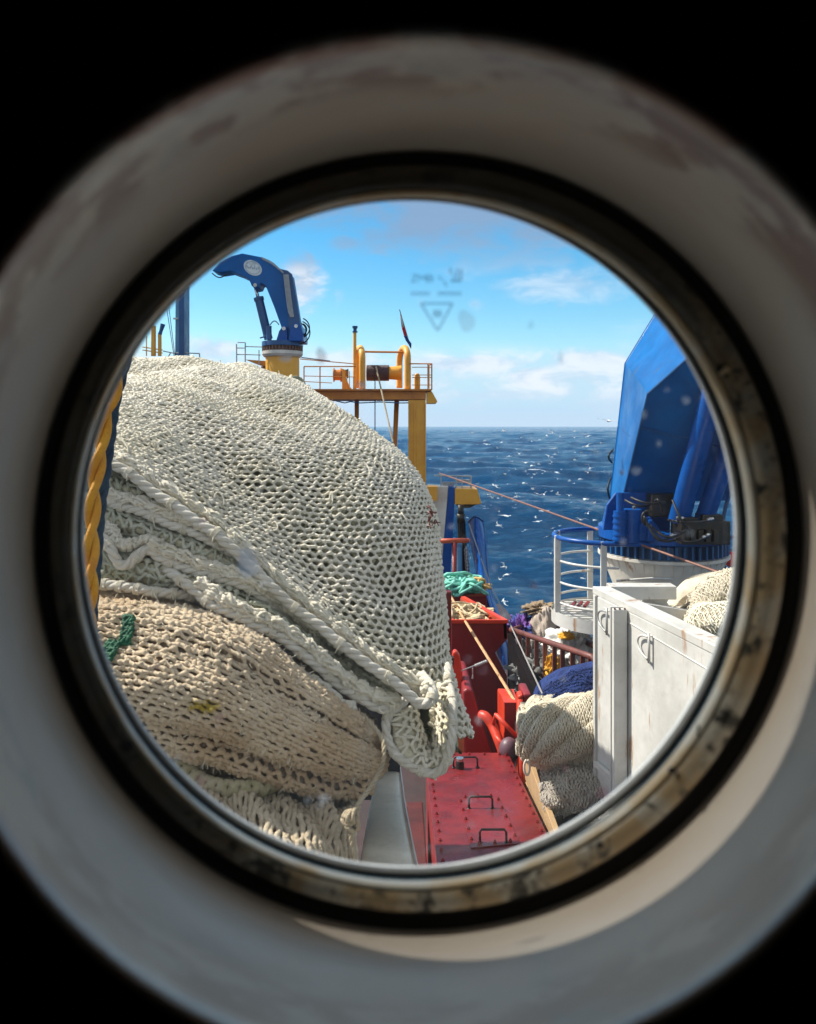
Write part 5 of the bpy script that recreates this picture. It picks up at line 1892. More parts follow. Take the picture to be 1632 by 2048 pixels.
# ------------------------------------------------------------------ white steel bin wall on the right
wl = thing('white_bin', 'white steel bin wall with D shaped rings and a rusty topped stiffener', 'steel bin', (1.4, 4.4, DZ))
def wallx(Y):
    # wall plane runs from (1.243, 5) towards (1.507, 3.68)
    return 1.243 + (5 - Y) * .2
ZW = EZ - 1.066
b = MB()
Yn = 2.9
b.hexa([np.array((wallx(5), 5, DZ)), np.array((wallx(Yn), Yn, DZ)), np.array((wallx(Yn) + .05, Yn, DZ)), np.array((wallx(5) + .05, 5, DZ))],
       [np.array((wallx(5), 5, ZW - .05)), np.array((wallx(Yn), Yn, ZW - .05)), np.array((wallx(Yn) + .05, Yn, ZW - .05)), np.array((wallx(5) + .05, 5, ZW - .05))])
b.hexa([np.array((wallx(5) - .01, 5.03, DZ)), np.array((wallx(5) + .62, 5.03, DZ)), np.array((wallx(5) + .62, 5.08, DZ)), np.array((wallx(5) - .01, 5.08, DZ))],
       [np.array((wallx(5) - .01, 5.03, ZW - .05)), np.array((wallx(5) + .62, 5.03, ZW - .15)), np.array((wallx(5) + .62, 5.08, ZW - .15)), np.array((wallx(5) - .01, 5.08, ZW - .05))])
b.build('wall', M['white'], wl, bevel=.004)
b = MB()
b.hexa([np.array((wallx(5) - .012, 5.09, ZW - .05)), np.array((wallx(Yn) - .012, Yn, ZW - .05)), np.array((wallx(Yn) + .10, Yn, ZW - .05)), np.array((wallx(5) + .10, 5.09, ZW - .05))],
       [np.array((wallx(5) - .012, 5.09, ZW)), np.array((wallx(Yn) - .012, Yn, ZW)), np.array((wallx(Yn) + .10, Yn, ZW)), np.array((wallx(5) + .10, 5.09, ZW))])
b.build('top_flange', M['white'], wl, bevel=.006)
b = MB()
b.box((wallx(5) + .11 + .22, 5.14, ZW - .045), (.44, .12, .09))
b.build('cross_channel', M['white'], wl, bevel=.006)
b = MB(); b.box((wallx(5) + .42, 5.16, ZW - .30), (.14, .1, .42)); b.build('channel_leg', M['white'], wl, bevel=.004)
Ys_ = 4.62
b = MB()
b.box((wallx(Ys_) - .042, Ys_ - .02, (DZ + 1.55 + EZ - 1.1) / 2), (.082, .045, EZ - 1.1 - DZ - 1.55))
b.box((wallx(Ys_) - .042, Ys_ + .045, (DZ + 1.55 + EZ - 1.1) / 2), (.082, .02, EZ - 1.1 - DZ - 1.55))
b.build('stiffener', M['white'], wl, bevel=.006)
b = MB()
for k in range(3):
    b.ball((wallx(Ys_) - .075 + .03 * k, Ys_ - .035, EZ - 1.098), .007, 8, 6)
b.build('rust_blisters', mat('rust_dark', (.10, .035, .015), .8, bump=.4), wl)
for (px, py) in ((1215, 1243), (1300, 1296)):
    # D ring on the wall face
    Yd = 5.0
    for _ in range(40):
        Yd = 5 - ((px + 6 - 816) * Yd / F - 1.243) / .2
        Yd = min(5.2, max(3.5, Yd))
    lo, hi_ = 3.2, 5.0
    for _ in range(40):
        m_ = (lo + hi_) / 2
        if 816 + wallx(m_) * F / m_ > px + 5:
            lo = m_
        else:
            hi_ = m_
    Yd = lo
    zc_ = EZ - (py - 853) * Yd / F
    b = MB()
    P_ = []
    for t in np.linspace(-math.pi / 2, math.pi / 2, 20):
        P_.append((wallx(Yd + .085 * math.cos(t)) - .028, Yd + .13 * math.cos(t), zc_ + .062 * math.sin(t)))
    b.tube(P_, .0065, 8)
    b.tube([(wallx(Yd) - .02, Yd, zc_ - .085), (wallx(Yd) - .02, Yd, zc_ + .085)], .008, 8)
    b.build('d_ring', M['galv'] if px < 1250 else M['white'], wl, smooth=True)
b = MB()
b.bar((wallx(4.9) - .001, 4.9, ZW - .10), (wallx(3.3) - .001, 3.3, ZW - .155), .004, 6)
b.build('weld_seam', M['white'], wl)
b = MB()
b.beam((wallx(4.98) - .02, 4.98, EZ - (1527 - 853) * 4.98 / F), (wallx(4.65) - .02, 4.65, EZ - (1569 - 853) * 4.65 / F), .03, .03)
b.build('ledge', M['white'], wl)
b = MB(); b.box((1.12, 4.6, 6.35), (.03, .3, .25)); b.build('red_block', M['red'], label='small red block at the foot of the white wall', cat='block')

# ------------------------------------------------------------------ long lines
b = MB(); b.bar(at(878, 946, 13.0), at(1452, 1150, 6.3), .011, 6)
b.build('red_wire', M['wire'], label='long rusty red wire running from the aft box to the crane pedestal', cat='wire')
b = MB()
P_ = arc(np.array([at(900, 1190, 10.4), at(931, 1243, 8.97), at(1036, 1412, 6.9)]), 60)
rope_mb(P_, .017, .09, 3, 6, 1, b)
b.build('tan_line', mat('tan_line', (.66, .38, .19), .7, (.5, .27, .12), 12, bump=.5), smooth=True, label='taut tan rope running over the red bin down to the red post', cat='rope')
b = MB(); b.tube([at(938, 1047, 12.4), at(960, 1110, 11.5), at(983, 1174, 10.6), at(1022, 1252, 8.9)], .011, 6)
b.build('dark_line', M['darkwire'], label='thin dark line along the curved blue plate', cat='rope')
b = MB(); b.bar(at(1022, 1252, 8.85), at(1085, 1388, 6.4), .008, 6)
b.build('grey_line', M['greywire'], label='taut grey line from the cage corner down to the blue net', cat='rope')

# ------------------------------------------------------------------ the big white net
def pxy(P):
    return 816 + P[..., 0] * F / P[..., 1], 853 - (P[..., 2] - EZ) * F / P[..., 1]


def ray(px, py):
    return np.array(((px - 816) / F, 1.0, -(py - 853) / F))


ROPE1 = [(120, 862), (170, 892), (216, 918), (257, 942), (304, 974), (345, 1000), (380, 1022), (418, 1048), (462, 1084), (508, 1130), (556, 1176), (598, 1212), (641, 1245), (683, 1280), (725, 1312), (768, 1340), (805, 1366), (838, 1388), (856, 1402)]
# rows of the sheet, top to bottom: (left xy), (middle xy), (right silhouette xy), left depth, edge depth
BIG = [((120, 792), (400, 764), (600, 800), 5.3, 5.9),
       ((120, 762), (385, 728), (592, 764), 4.35, 4.9),
       ((120, 780), (372, 740), (642, 790), 3.75, 4.45),
       ((120, 796), (385, 768), (700, 828), 3.36, 4.10),
       ((120, 816), (410, 812), (758, 875), 3.12, 3.82),
       ((120, 838), (440, 868), (808, 915), 2.95, 3.62),
       ((120, 856), (470, 930), (846, 968), 2.84, 3.48),
       ((120, 868), (505, 998), (867, 1020), 2.75, 3.36),
       ((120, 880), (545, 1068), (879, 1080), 2.68, 3.25),
       ((120, 892), (590, 1136), (888, 1145), 2.62, 3.16),
       ((130, 905), (650, 1205), (893, 1210), 2.57, 3.08),
       ((160, 925), (705, 1272), (897, 1275), 2.53, 3.00),
       ((190, 945), (762, 1335), (902, 1340), 2.50, 2.92),
       ((230, 975), (820, 1392), (906, 1400), 2.48, 2.86),
       ((260, 1000), (850, 1440), (908, 1455), 2.48, 2.82)]
rows = []
for (l, m_, r, dl, dr) in BIG:
    ctl = []
    for s in (0, .25, .5, .72, .88, .965, 1.0):
        # quadratic through l, m_, r
        x = (2 * (s - .5) * (s - 1)) * l[0] + (-4 * s * (s - 1)) * m_[0] + (2 * s * (s - .5)) * r[0]
        y = (2 * (s - .5) * (s - 1)) * l[1] + (-4 * s * (s - 1)) * m_[1] + (2 * s * (s - .5)) * r[1]
        dd = dl + (dr - dl) * 1.25 * (1 - math.sqrt(max(0, 1 - s ** 2.0)))
        ctl.append(at(x, y, dd))
    # round the back of the bulge
    e = ctl[-1]
    ctl.append(e + np.array((-.09, .16, -.02)))
    ctl.append(e + np.array((-.28, .25, -.04)))
    rows.append(ctl)
big = Surf(rows, 300, 300, absu=(6, -1.95, .34))
def bigfold(P, u, v):
    f = (.026 * fn(P, 2.4, 5) + .012 * fn(P, 6, 8)) * np.clip(v * 5 - .2, .1, 1) * (1 - .75 * np.exp(-((u - .85) / .16) ** 2)) - .022 * np.exp(-((u - .86) / .14) ** 2) - .02 * np.exp(-(v / .2) ** 2)
    # creases running down towards the tip of the hem
    w = (v * 5.2 - u * 3.4) + .5 * fn(P, 1.7, 21)
    f = f + .016 * (np.abs(np.sin(w * 2.1)) ** .7 - .6) * np.clip(v * 2 - .5, 0, 1)
    return f - .022 * np.exp(-(((v - .42) + .22 * (u - .4)) / .02) ** 2) * np.exp(-((u - .25) / .16) ** 2)
big.displace(bigfold)
rx1 = np.array([p[0] for p in ROPE1], float); ry1 = np.array([p[1] for p in ROPE1], float)
# plane of the hem as a curve in space: the sheet is kept on the upper side of it
def above_hem(P, pad=0.0):
    x, y = pxy(P)
    return y < np.interp(x, rx1, ry1, left=850, right=1415) - pad + np.where(x > 860, 60, 0)
NETP = thing('white_net', 'huge heap of clean white green tinged diamond mesh trawl net with rope hems', 'fishing net', at(560, 1400, 3.0))
ncell, nrow = int(2.29 / .0375), int(big.lv / .0172)
print('big net', ncell, nrow, big.lu, big.lv)
nrow = min(nrow, 96)
nrow = int(big.lv / .0225)
b = hex_net(big, ncell, nrow, .0060, .0052, off=.010, amp=.15, jit=.10, mask=lambda P: above_hem(P), seed=2, kr=1.45, lean=.25)
b.build('outer_netting', M['netw'], NETP, smooth=True)
in_s = Surf(rows, 220, 220, absu=(6, -1.95, .34))
in_s.displace(lambda P, u, v: -.020 + bigfold(P, u, v) + .008 * fn(P, 9, 8))
b = hex_net(in_s, ncell - 3, int(nrow * .9), .0064, .006, off=.0, amp=.18, jit=.26, mask=lambda P: above_hem(P), seed=12, kr=1.4, seg=2)
b.build('inner_netting', M['netin'], NETP, smooth=True)
core = Surf(rows, 150, 150, absu=(6, -1.95, .34))
core.displace(lambda P, u, v: -.038 + bigfold(P, u, v) + .014 * fn(P, 16, 8))
Pc = core.P
xx_, yy_ = pxy(Pc)
lim = np.interp(xx_, rx1, ry1, left=850, right=1415) + 6
# fold the part of the core below the hem down behind it
over = (yy_ > lim) & (xx_ < 866)
ynew = np.where(over, lim, yy_)
dpt = Pc[..., 1] + np.where(over, .03 + (yy_ - lim) * .0012, 0)
Pc = np.stack([(xx_ - 816) * dpt / F, dpt, EZ - (ynew - 853) * dpt / F], -1)
b = MB(); b.slab(Pc, (-.1, .42, -.2)); b.build('core', M['netcore'], NETP, smooth=True)

# hems : gathered netting and three-strand ropes below the sheet
def hem(ctl, R, pitch, m, bands=None, seed=0, hand=-1, sides=8, tail=None):
    P = path([(x, y, d) for x, y, d in ctl], 160)
    P = P + np.stack([fn(P, 9, seed), fn(P, 9, seed + 1), fn(P, 9, seed + 2)], 1) * .004
    b = rope_mb(P, R, pitch, 3, sides, hand)
    return b, P


def d_at(x):
    return 2.66 - .16 * min(1, max(0, (x - 150) / 600))
R1 = [(x, y + 6 + (5 if x > 300 else 0), d_at(x) - .06) for x, y in ROPE1[:-2]] + [(838, 1405, 2.43), (858, 1404, 2.43), (864, 1388, 2.45), (857, 1366, 2.5), (843, 1350, 2.58)]
R2 = [(150, 990, 2.62), (203, 1001, 2.60), (237, 1011, 2.59), (272, 1019, 2.58), (307, 1033, 2.57), (339, 1047, 2.56), (374, 1058, 2.55), (416, 1078, 2.54), (462, 1108, 2.55), (500, 1150, 2.55), (530, 1190, 2.57), (560, 1215, 2.62)]
R3 = [(190, 1062, 2.55), (207, 1077, 2.52), (222, 1102, 2.50), (238, 1128, 2.50), (254, 1131, 2.50), (270, 1115, 2.51), (292, 1100, 2.52), (316, 1114, 2.52), (363, 1132, 2.51), (404, 1147, 2.50), (462, 1165, 2.50), (505, 1184, 2.50), (548, 1215, 2.52), (590, 1252, 2.52), (630, 1285, 2.55), (660, 1310, 2.6)]
R4 = [(160, 1170, 2.5), (196, 1168, 2.48), (257, 1174, 2.46), (316, 1183, 2.46), (360, 1190, 2.48), (400, 1197, 2.52)]
R4b = [(300, 1135, 2.58), (330, 1143, 2.52), (360, 1158, 2.48), (389, 1180, 2.45), (433, 1212, 2.42), (492, 1243, 2.41), (542, 1262, 2.41), (585, 1291, 2.41), (621, 1320, 2.41), (658, 1350, 2.41), (692, 1379, 2.42), (725, 1398, 2.42), (754, 1411, 2.43), (785, 1418, 2.46), (810, 1405, 2.52)]
R6 = [(792, 1405, 2.47), (776, 1428, 2.44), (773, 1455, 2.42), (780, 1487, 2.41), (794, 1515, 2.40), (824, 1535, 2.40), (862, 1546, 2.40), (887, 1535, 2.40), (901, 1500, 2.41), (905, 1455, 2.43), (903, 1410, 2.5), (897, 1370, 2.6), (894, 1330, 2.7)]
R5 = [(540, 1318, 2.46), (579, 1344, 2.42), (627, 1363, 2.39), (658, 1384, 2.38), (690, 1412, 2.38), (712, 1414, 2.40)]
R1b = [(183, 900, 2.6), (230, 935, 2.58), (270, 960, 2.58), (300, 985, 2.57)]
for k, (ctl, R, pitch, mm) in enumerate(((R1, .0185, .112, 'ropew'), (R2, .0165, .10, 'ropew'), (R3, .0180, .11, 'ropew'), (R4, .0175, .10, 'ropew'), (R4b, .0180, .11, 'ropew'), (R6, .0155, .10, 'ropew'), (R5, .0175, .11, 'ropew'))):
    b, P = hem(ctl, R, pitch, mm, seed=k * 7)
    ro = b.build('hem_rope', M[mm], NETP, smooth=True)
    T = np.gradient(P, axis=0)
    lb = MB()
    step = 17 if k in (0, 4) else 22
    for q in range(9 + k * 2 % 7, 150, step):
        band_mb(P[q], T[q], R * 1.04, .02, lb, 4, .12)
        # loose end of twine
        e = P[q] + np.array((0, -R * 1.1, 0))
        rg = np.random.default_rng(q + k)
        lb.tube([e, e + (rg.uniform(-.02, .02), -.004, rg.uniform(-.03, .0))], [.0022, .0016], 5)
    if lb.v:
        lb.build('lashing', M['netw'], ro, smooth=True)

# gathered bead of netting along the hem, above rope 1
ga = [(x + 5, y - 13 + (0 if x > 250 else 6), d_at(x) - .0) for x, y in ROPE1[1:-1]] + [(858, 1380, 2.46)]
P = path(ga, 300)
nseg = 14
a = np.arange(nseg) * 2 * math.pi / nseg
T = np.gradient(P, axis=0); T /= np.linalg.norm(T, axis=1)[:, None]
Nn = np.cross(T, (0, 1.0, 0)); Nn /= np.linalg.norm(Nn, axis=1)[:, None]
Bn = np.cross(T, Nn)
s_ = np.arange(300)
rad = .024 * (1 + .22 * np.sin(s_ * .33) + .12 * np.sin(s_ * .87))
V = P[:, None] + (rad[:, None] * (1 + .12 * np.sin(s_[:, None] * .5 + a[None] * 3)))[..., None] * (np.cos(a)[None, :, None] * Nn[:, None] + np.sin(a)[None, :, None] * Bn[:, None] * .8)
class _S:
    pass
def gather(P, r0, name, m, seed, n_tw=11, rr=.0052, squeeze=.33):
    """bunched netting: many thin wandering twines wrapped round a path"""
    rg = np.random.default_rng(seed)
    T = np.gradient(P, axis=0); T /= np.linalg.norm(T, axis=1)[:, None]
    N_ = np.cross(T, (0, 1.0, 0)); N_ /= np.linalg.norm(N_, axis=1)[:, None]
    B_ = np.cross(T, N_)
    n = len(P)
    s = np.arange(n)
    mb = MB()
    rad = r0 * (1 + .22 * np.sin(s * squeeze + seed) + .1 * np.sin(s * squeeze * 2.7))
    for k in range(n_tw):
        a0 = 2 * math.pi * k / n_tw
        w = a0 + .5 * np.sin(s * rg.uniform(.1, .3) + rg.uniform(0, 6)) + s * rg.uniform(-.012, .012)
        q = rad * rg.uniform(.78, 1.08) + .0022 * rg.normal(0, 1, n)
        C = P + q[:, None] * (np.cos(w)[:, None] * N_ + np.sin(w)[:, None] * B_)
        mb.tube(C, rr * rg.uniform(.8, 1.3), 5)
    # cross twines
    for k in range(int(n * .55)):
        i = rg.integers(2, n - 3)
        a0 = rg.uniform(0, 6.28)
        t = np.linspace(0, 1, 5)
        ii = np.clip(np.round(i + t * rg.choice([-9, -6, 6, 9])), 0, n - 1).astype(int)
        w = a0 + t * rg.uniform(.8, 1.6)
        C = P[ii] + (rad[ii] * 1.0)[:, None] * (np.cos(w)[:, None] * N_[ii] + np.sin(w)[:, None] * B_[ii])
        mb.tube(C, rr * .9, 5)
    core_ = MB()
    mb2 = mb.tube(P, rad * .86, 9)
    return mb.build(name, m, NETP, smooth=True)


gather(P, .017, 'gathered_edge', M['netw'], 4)

# the folded layers under the hem
def off_path(pts_, dx, dy, dd):
    return [(x + dx, y + dy, d + dd) for x, y, d in pts_]
def res(pts_, n=24):
    return arc(cr([np.array(p, float) for p in pts_], 200), n)
Q = []
h1 = res([(x, y, d_at(x)) for x, y in ROPE1[1:-2]])
def qrow(pl, dd):
    r = res(pl)
    return [at(p[0], p[1], p[2] + dd) for p in r]
Q.append(qrow([(150, 885, 2.68), (216, 918, 2.66), (304, 974, 2.62), (380, 1022, 2.6), (462, 1084, 2.56), (556, 1176, 2.52), (641, 1245, 2.5), (725, 1312, 2.5), (800, 1365, 2.5)], .06))
Q.append(qrow([(150, 935, 2.66), (203, 960, 2.64), (272, 985, 2.62), (340, 1018, 2.6), (416, 1062, 2.58), (500, 1140, 2.55), (590, 1225, 2.54), (690, 1300, 2.54), (795, 1380, 2.56)], -.01))
Q.append(qrow([(150, 985, 2.64), (203, 998, 2.62), (272, 1018, 2.6), (340, 1046, 2.58), (416, 1082, 2.57), (500, 1162, 2.56), (590, 1245, 2.56), (690, 1322, 2.56), (790, 1388, 2.56)], .03))
Q.append(qrow([(150, 1020, 2.62), (203, 1030, 2.6), (300, 1060, 2.58), (380, 1090, 2.55), (450, 1120, 2.55), (520, 1178, 2.55), (600, 1258, 2.55), (690, 1332, 2.56), (788, 1393, 2.56)], -.02))
Q.append(qrow([(150, 1058, 2.6), (203, 1075, 2.58), (316, 1112, 2.56), (404, 1143, 2.54), (462, 1160, 2.54), (530, 1200, 2.54), (610, 1270, 2.55), (695, 1345, 2.56), (786, 1398, 2.56)], .03))
Q.append(qrow([(150, 1105, 2.57), (220, 1120, 2.55), (316, 1140, 2.53), (404, 1165, 2.5), (470, 1195, 2.49), (540, 1232, 2.48), (620, 1295, 2.48), (700, 1362, 2.5), (784, 1402, 2.52)], -.01))
Q.append(qrow([(150, 1150, 2.54), (240, 1160, 2.52), (330, 1165, 2.5), (400, 1190, 2.47), (470, 1228, 2.46), (545, 1256, 2.45), (625, 1315, 2.45), (700, 1378, 2.46), (782, 1410, 2.48)], .02))
Q.append(qrow([(150, 1180, 2.6), (240, 1186, 2.58), (330, 1192, 2.56), (400, 1212, 2.54), (470, 1245, 2.52), (545, 1274, 2.5), (625, 1332, 2.5), (700, 1392, 2.5), (778, 1418, 2.52)], .16))
lay = Surf(Q, 260, 200)
lay.displace(lambda P, u, v: .012 * fn(P, 5, 15) + .007 * np.sin(v * 58 + 3 * fn(P, 2, 3)) + .006 * fn(P, 14, 2))
b = MB(); b.slab(lay.P, (-.05, .55, -.1)); b.build('folded_core', M['netin'], NETP, smooth=True)
b = hex_net(lay, 34, 30, .0060, .0055, off=.006, amp=.2, jit=.32, seed=31, kr=1.5)
b.build('folded_netting', mat('fold_twine', (.62, .62, .51), .8, (.46, .47, .35), 3, bump=.8, bscale=300, grime=.25, spec=.2), NETP, smooth=True)
for (pl, sd, r0, nm) in ((off_path(R2[1:], 6, -16, .005), 5, .017, 'gathered_edge'), (off_path(R3[6:], 8, -17, .0), 6, .018, 'gathered_edge'), (off_path(R4b[3:-1], 9, -17, .01), 7, .019, 'gathered_edge'), (off_path(R3[:3], 20, -12, .02) + [(300, 1082, 2.54), (330, 1100, 2.53)], 8, .015, 'gathered_edge')):
    gather(path(pl, 170), r0, nm, M['netw'], sd, squeeze=.5)

# hanging loop of net at the lower right tip
O_ = [(783, 1425, 2.47), (782, 1458, 2.45), (789, 1490, 2.43), (804, 1516, 2.42), (835, 1533, 2.42), (866, 1539, 2.42), (886, 1520, 2.43), (896, 1480, 2.46), (900, 1430, 2.52), (896, 1370, 2.62)]
I_ = [(822, 1415, 2.54), (830, 1440, 2.52), (840, 1468, 2.50), (850, 1492, 2.50), (860, 1506, 2.50), (868, 1508, 2.50), (872, 1490, 2.52), (876, 1462, 2.54), (880, 1420, 2.60), (880, 1370, 2.68)]
M_ = [((a_[0] * .5 + b_[0] * .5), (a_[1] * .5 + b_[1] * .5), (a_[2] + b_[2]) / 2 - .03) for a_, b_ in zip(O_, I_)]
B0_ = [(a_[0] * 1.0 + 2, a_[1] - 3, a_[2] + .12) for a_ in O_]
I2 = [(b_[0] + (4 if b_[0] < 862 else -4), b_[1] - 3, b_[2] + .16) for b_ in I_]
lp = Surf([[at(*p) for p in r] for r in (B0_, O_, M_, I_, I2)], 120, 50)
lp.displace(lambda P, u, v: .005 * fn(P, 12, 2))
b = MB(); b.slab(lp.P, (0, .06, 0)); b.build('loop_core', M['netin'], NETP, smooth=True)
b = hex_net(lp, 15, 14, .0056, .005, off=.005, amp=.2, jit=.25, seed=33, kr=1.5)
b.build('loop_netting', M['netw'], NETP, smooth=True)
bk = Surf([[at(x, y, 2.78) for x, y in r] for r in ([(826, 1400), (850, 1398), (888, 1390)], [(828, 1440), (856, 1440), (886, 1440)], [(840, 1480), (860, 1482), (882, 1480)], [(848, 1512), (864, 1516), (876, 1512)])], 50, 50)
bk.displace(lambda P, u, v: .02 * fn(P, 9, 2) + .012 * np.sin(u * 26 + 2 * v))
b = MB(); b.slab(bk.P, (0, .08, 0)); b.build('algae_lining', M['olive'], NETP, smooth=True)
b = net_mesh(bk, 12, 7, .004, off=.002, amp=.5, seg=2, sides=4, flat=1.2, jit=.4, seed=35, transpose=True)
b.build('algae_netting', mat('algae_twine', (.32, .36, .14), .9, (.16, .2, .06), 9, bump=.6), NETP, smooth=True)
b = MB(); b.tube([at(870, 1547, 2.4), at(870.5, 1553, 2.4), at(871, 1560, 2.4)], .004, 5); b.tube([at(757, 1416, 2.4), at(760, 1422, 2.4), at(768, 1427, 2.4)], .004, 5)
b.build('loose_end', M['netw'], NETP)
# slack twine and torn ends lying over the mesh
b = MB()
rg = np.random.default_rng(77)
for k in range(90):
    u0, v0 = rg.uniform(.1, .8), rg.uniform(.1, .92)
    q = np.linspace(0, 1, 10)
    P_, N_ = big.ev(u0 + q * rg.normal(0, .008) + .005 * np.sin(q * rg.uniform(3, 7)), v0 + q * rg.normal(0, .008) + .006 * np.sin(q * rg.uniform(3, 7) + 1))
    if not above_hem(P_).all():
        continue
    lift = .018 + (.02 * rg.uniform(.2, 1) * np.sin(q * math.pi) if k % 3 else .022 * q ** 2)
    b.tube(P_ + N_ * (lift if np.ndim(lift) else np.full(10, lift))[:, None], .0030, 5)
b.build('slack_twine', M['netw'], NETP, smooth=True)
# small brown debris caught on the silhouette
b = MB()
rg = np.random.default_rng(3)
for k in range(16):
    x, y = 864 + rg.uniform(-10, 9), rg.uniform(1015, 1052)
    p = at(x, y, 3.12); d = rg.normal(0, 1, 3); d /= np.linalg.norm(d)
    b.tube([p, p + d * .012 + (0, 0, .004), p + d * .03], [.004, .003, .002], 5)
b.build('caught_weed', M['cage'], NETP)

# ------------------------------------------------------------------ old tan net below
TAN = thing('tan_net', 'old dirty tan trawl netting bundled in long rows under the white net', 'fishing net', at(450, 1600, 2.6))
TR = [
    [(120, 1160, 2.68), (257, 1184, 2.66), (360, 1200, 2.64), (450, 1236, 2.62), (545, 1290, 2.6), (640, 1362, 2.58), (712, 1418, 2.58), (742, 1445, 2.62)],
    [(120, 1186, 2.45), (300, 1212, 2.42), (430, 1246, 2.4), (540, 1302, 2.38), (640, 1376, 2.38), (712, 1432, 2.42), (748, 1462, 2.5)],
    [(120, 1240, 2.34), (300, 1262, 2.30), (430, 1300, 2.28), (540, 1352, 2.28), (640, 1412, 2.3), (715, 1462, 2.36), (762, 1492, 2.48)],
    [(120, 1310, 2.27), (300, 1330, 2.23), (430, 1368, 2.22), (540, 1412, 2.23), (640, 1460, 2.26), (715, 1498, 2.33), (768, 1520, 2.46)],
    [(150, 1385, 2.24), (300, 1400, 2.2), (430, 1436, 2.18), (530, 1475, 2.2), (630, 1516, 2.24), (705, 1545, 2.31), (760, 1553, 2.44)],
    [(180, 1440, 2.24), (320, 1460, 2.2), (440, 1493, 2.19), (530, 1526, 2.21), (610, 1556, 2.25), (680, 1580, 2.31), (742, 1576, 2.42)],
    [(210, 1480, 2.3), (340, 1505, 2.26), (450, 1533, 2.25), (530, 1560, 2.27), (600, 1582, 2.3), (655, 1600, 2.36), (706, 1594, 2.46)],
    [(230, 1500, 2.5), (350, 1520, 2.48), (450, 1543, 2.48), (530, 1570, 2.5), (600, 1590, 2.5), (650, 1604, 2.54), (700, 1597, 2.6)]]
add_stain(M['nett'], ROOT[TAN.name])
tn = Surf([[at(*p) for p in r] for r in TR], 300, 260)
def tanfold(P, u, v):
    w = v * 30 + 1.6 * fn(P, 1.6, 3) + .8 * u
    f = .030 * (np.abs(np.sin(w * .5)) ** .6 - .7) + .012 * fn(P, 3.5, 6) + .006 * fn(P, 9, 4)
    # two deep grooves running along the bundle
    for c, wd, dp in ((.60 + .06 * np.sin(u * 3), .018, .045), (.80 - .04 * u, .022, .030), (.36 + .05 * u, .012, .03)):
        f = f - dp * np.exp(-((v - c) / wd) ** 2) * np.clip(u * 2.2 - .3, 0, 1)
    return f
tn.displace(tanfold)
b = MB(); b.slab(tn.P - tn.N * .012, (-.1, .6, -.15)); b.build('core', M['nettc'], TAN, smooth=True)
nr_t = int(tn.lv / .0135)
print('tan', tn.lu, tn.lv, nr_t)
nr_t = int(tn.lv / .0142)
b = hex_net(tn, int(tn.lu / .040), nr_t, .0068, .0060, off=.0, amp=.15, jit=.16, seed=41, kr=1.4, wob=.0006)
b.build('netting', M['nett'], TAN, smooth=True)
# rows of loose scuffed twine ends
b = MB()
rg = np.random.default_rng(9)
for k in range(420):
    u, v = rg.uniform(.12, .98), rg.uniform(.12, .9)
    p, n_ = tn.ev(np.array([u]), np.array([v])); p, n_ = p[0], n_[0]
    d = rg.normal(0, 1, 3); d = d + n_ * 1.0; d /= np.linalg.norm(d)
    b.tube([p + n_ * .006, p + n_ * .012 + d * .008, p + n_ * .010 + d * rg.uniform(.012, .024)], [.0022, .0017, .0009], 4)
b.build('frayed_ends', M['netc'], TAN)
# green lashing and yellow stained meshes
def patch_net(name, m, u0, u1, v0, v1, r, nc, nr_, seed, par, off=.008):
    s2 = Surf.__new__(Surf)
    U, V_ = np.meshgrid(np.linspace(u0, u1, 40), np.linspace(v0, v1, 40))
    P_, N_ = tn.ev(U, V_)
    s2.P, s2.N = P_, N_
    return hex_net(s2, nc, nr_, r, off=off, amp=.14, jit=.12, seed=seed, kr=1.4).build(name, m, par, smooth=True)
def uv_of(px, py):
    x, y = pxy(tn.P)
    d = (x - px) ** 2 + (y - py) ** 2
    j, i = np.unravel_index(np.argmin(d), d.shape)
    return i / (tn.P.shape[1] - 1), j / (tn.P.shape[0] - 1)
for (c, hw, hh) in (((258, 1264), .012, .040), ((222, 1306), .016, .026)):
    u, v = uv_of(*c)
    b = MB()
    for k in range(3):
        t = np.linspace(-1, 1, 26)
        uu, vv = u + hw * (k - 1) * .9 - hw * .9 * t * (.7), v + hh * t
        P_, N_ = tn.ev(uu, vv)
        P_ = P_ + N_ * (.016 + .004 * np.sin(np.arange(26) * 1.2 + k))[:, None]
        rope_mb(P_, .0085, .03, 2, 6, 1, b)
    for q in range(5):
        t = -1 + q * .5
        P_, N_ = tn.ev(np.linspace(u - hw * 1.1, u + hw * 1.1, 8) - hw * .6 * t, np.full(8, v + hh * t))
        b.tube(P_ + N_ * .02, .005, 6)
    b.build('green_lashing', M['green'], TAN, smooth=True)

# braided rope end and cream chunky net at the bottom
pb = path([(345, 1520, 2.28), (375, 1545, 2.26), (405, 1566, 2.24), (440, 1577, 2.22), (480, 1580, 2.22), (520, 1574, 2.24), (548, 1566, 2.28), (566, 1570, 2.34)], 120)
b = MB()
for k in range(4):
    t = np.arange(120) / 120 * 2 * math.pi * 6.5
    T = np.gradient(pb, axis=0); T /= np.linalg.norm(T, axis=1)[:, None]
    N_ = np.cross(T, (0, 1.0, 0)); N_ /= np.linalg.norm(N_, axis=1)[:, None]; B_ = np.cross(T, N_)
    s = 1 if k % 2 else -1
    ph = k * math.pi / 2
    taper = np.clip(np.minimum(np.arange(120) / 10, (120 - np.arange(120)) / 14), .35, 1)
    C = pb + (taper * .0175)[:, None] * (np.sin(t * s + ph)[:, None] * N_ + .75 * np.cos(t * s * 1 + ph)[:, None] * B_)
    b.tube(C, .0125 * taper, 9)
b.build('braided_rope', M['ropebr'], smooth=True, label='short thick yellowish braided rope end between tan and cream nets', cat='rope')

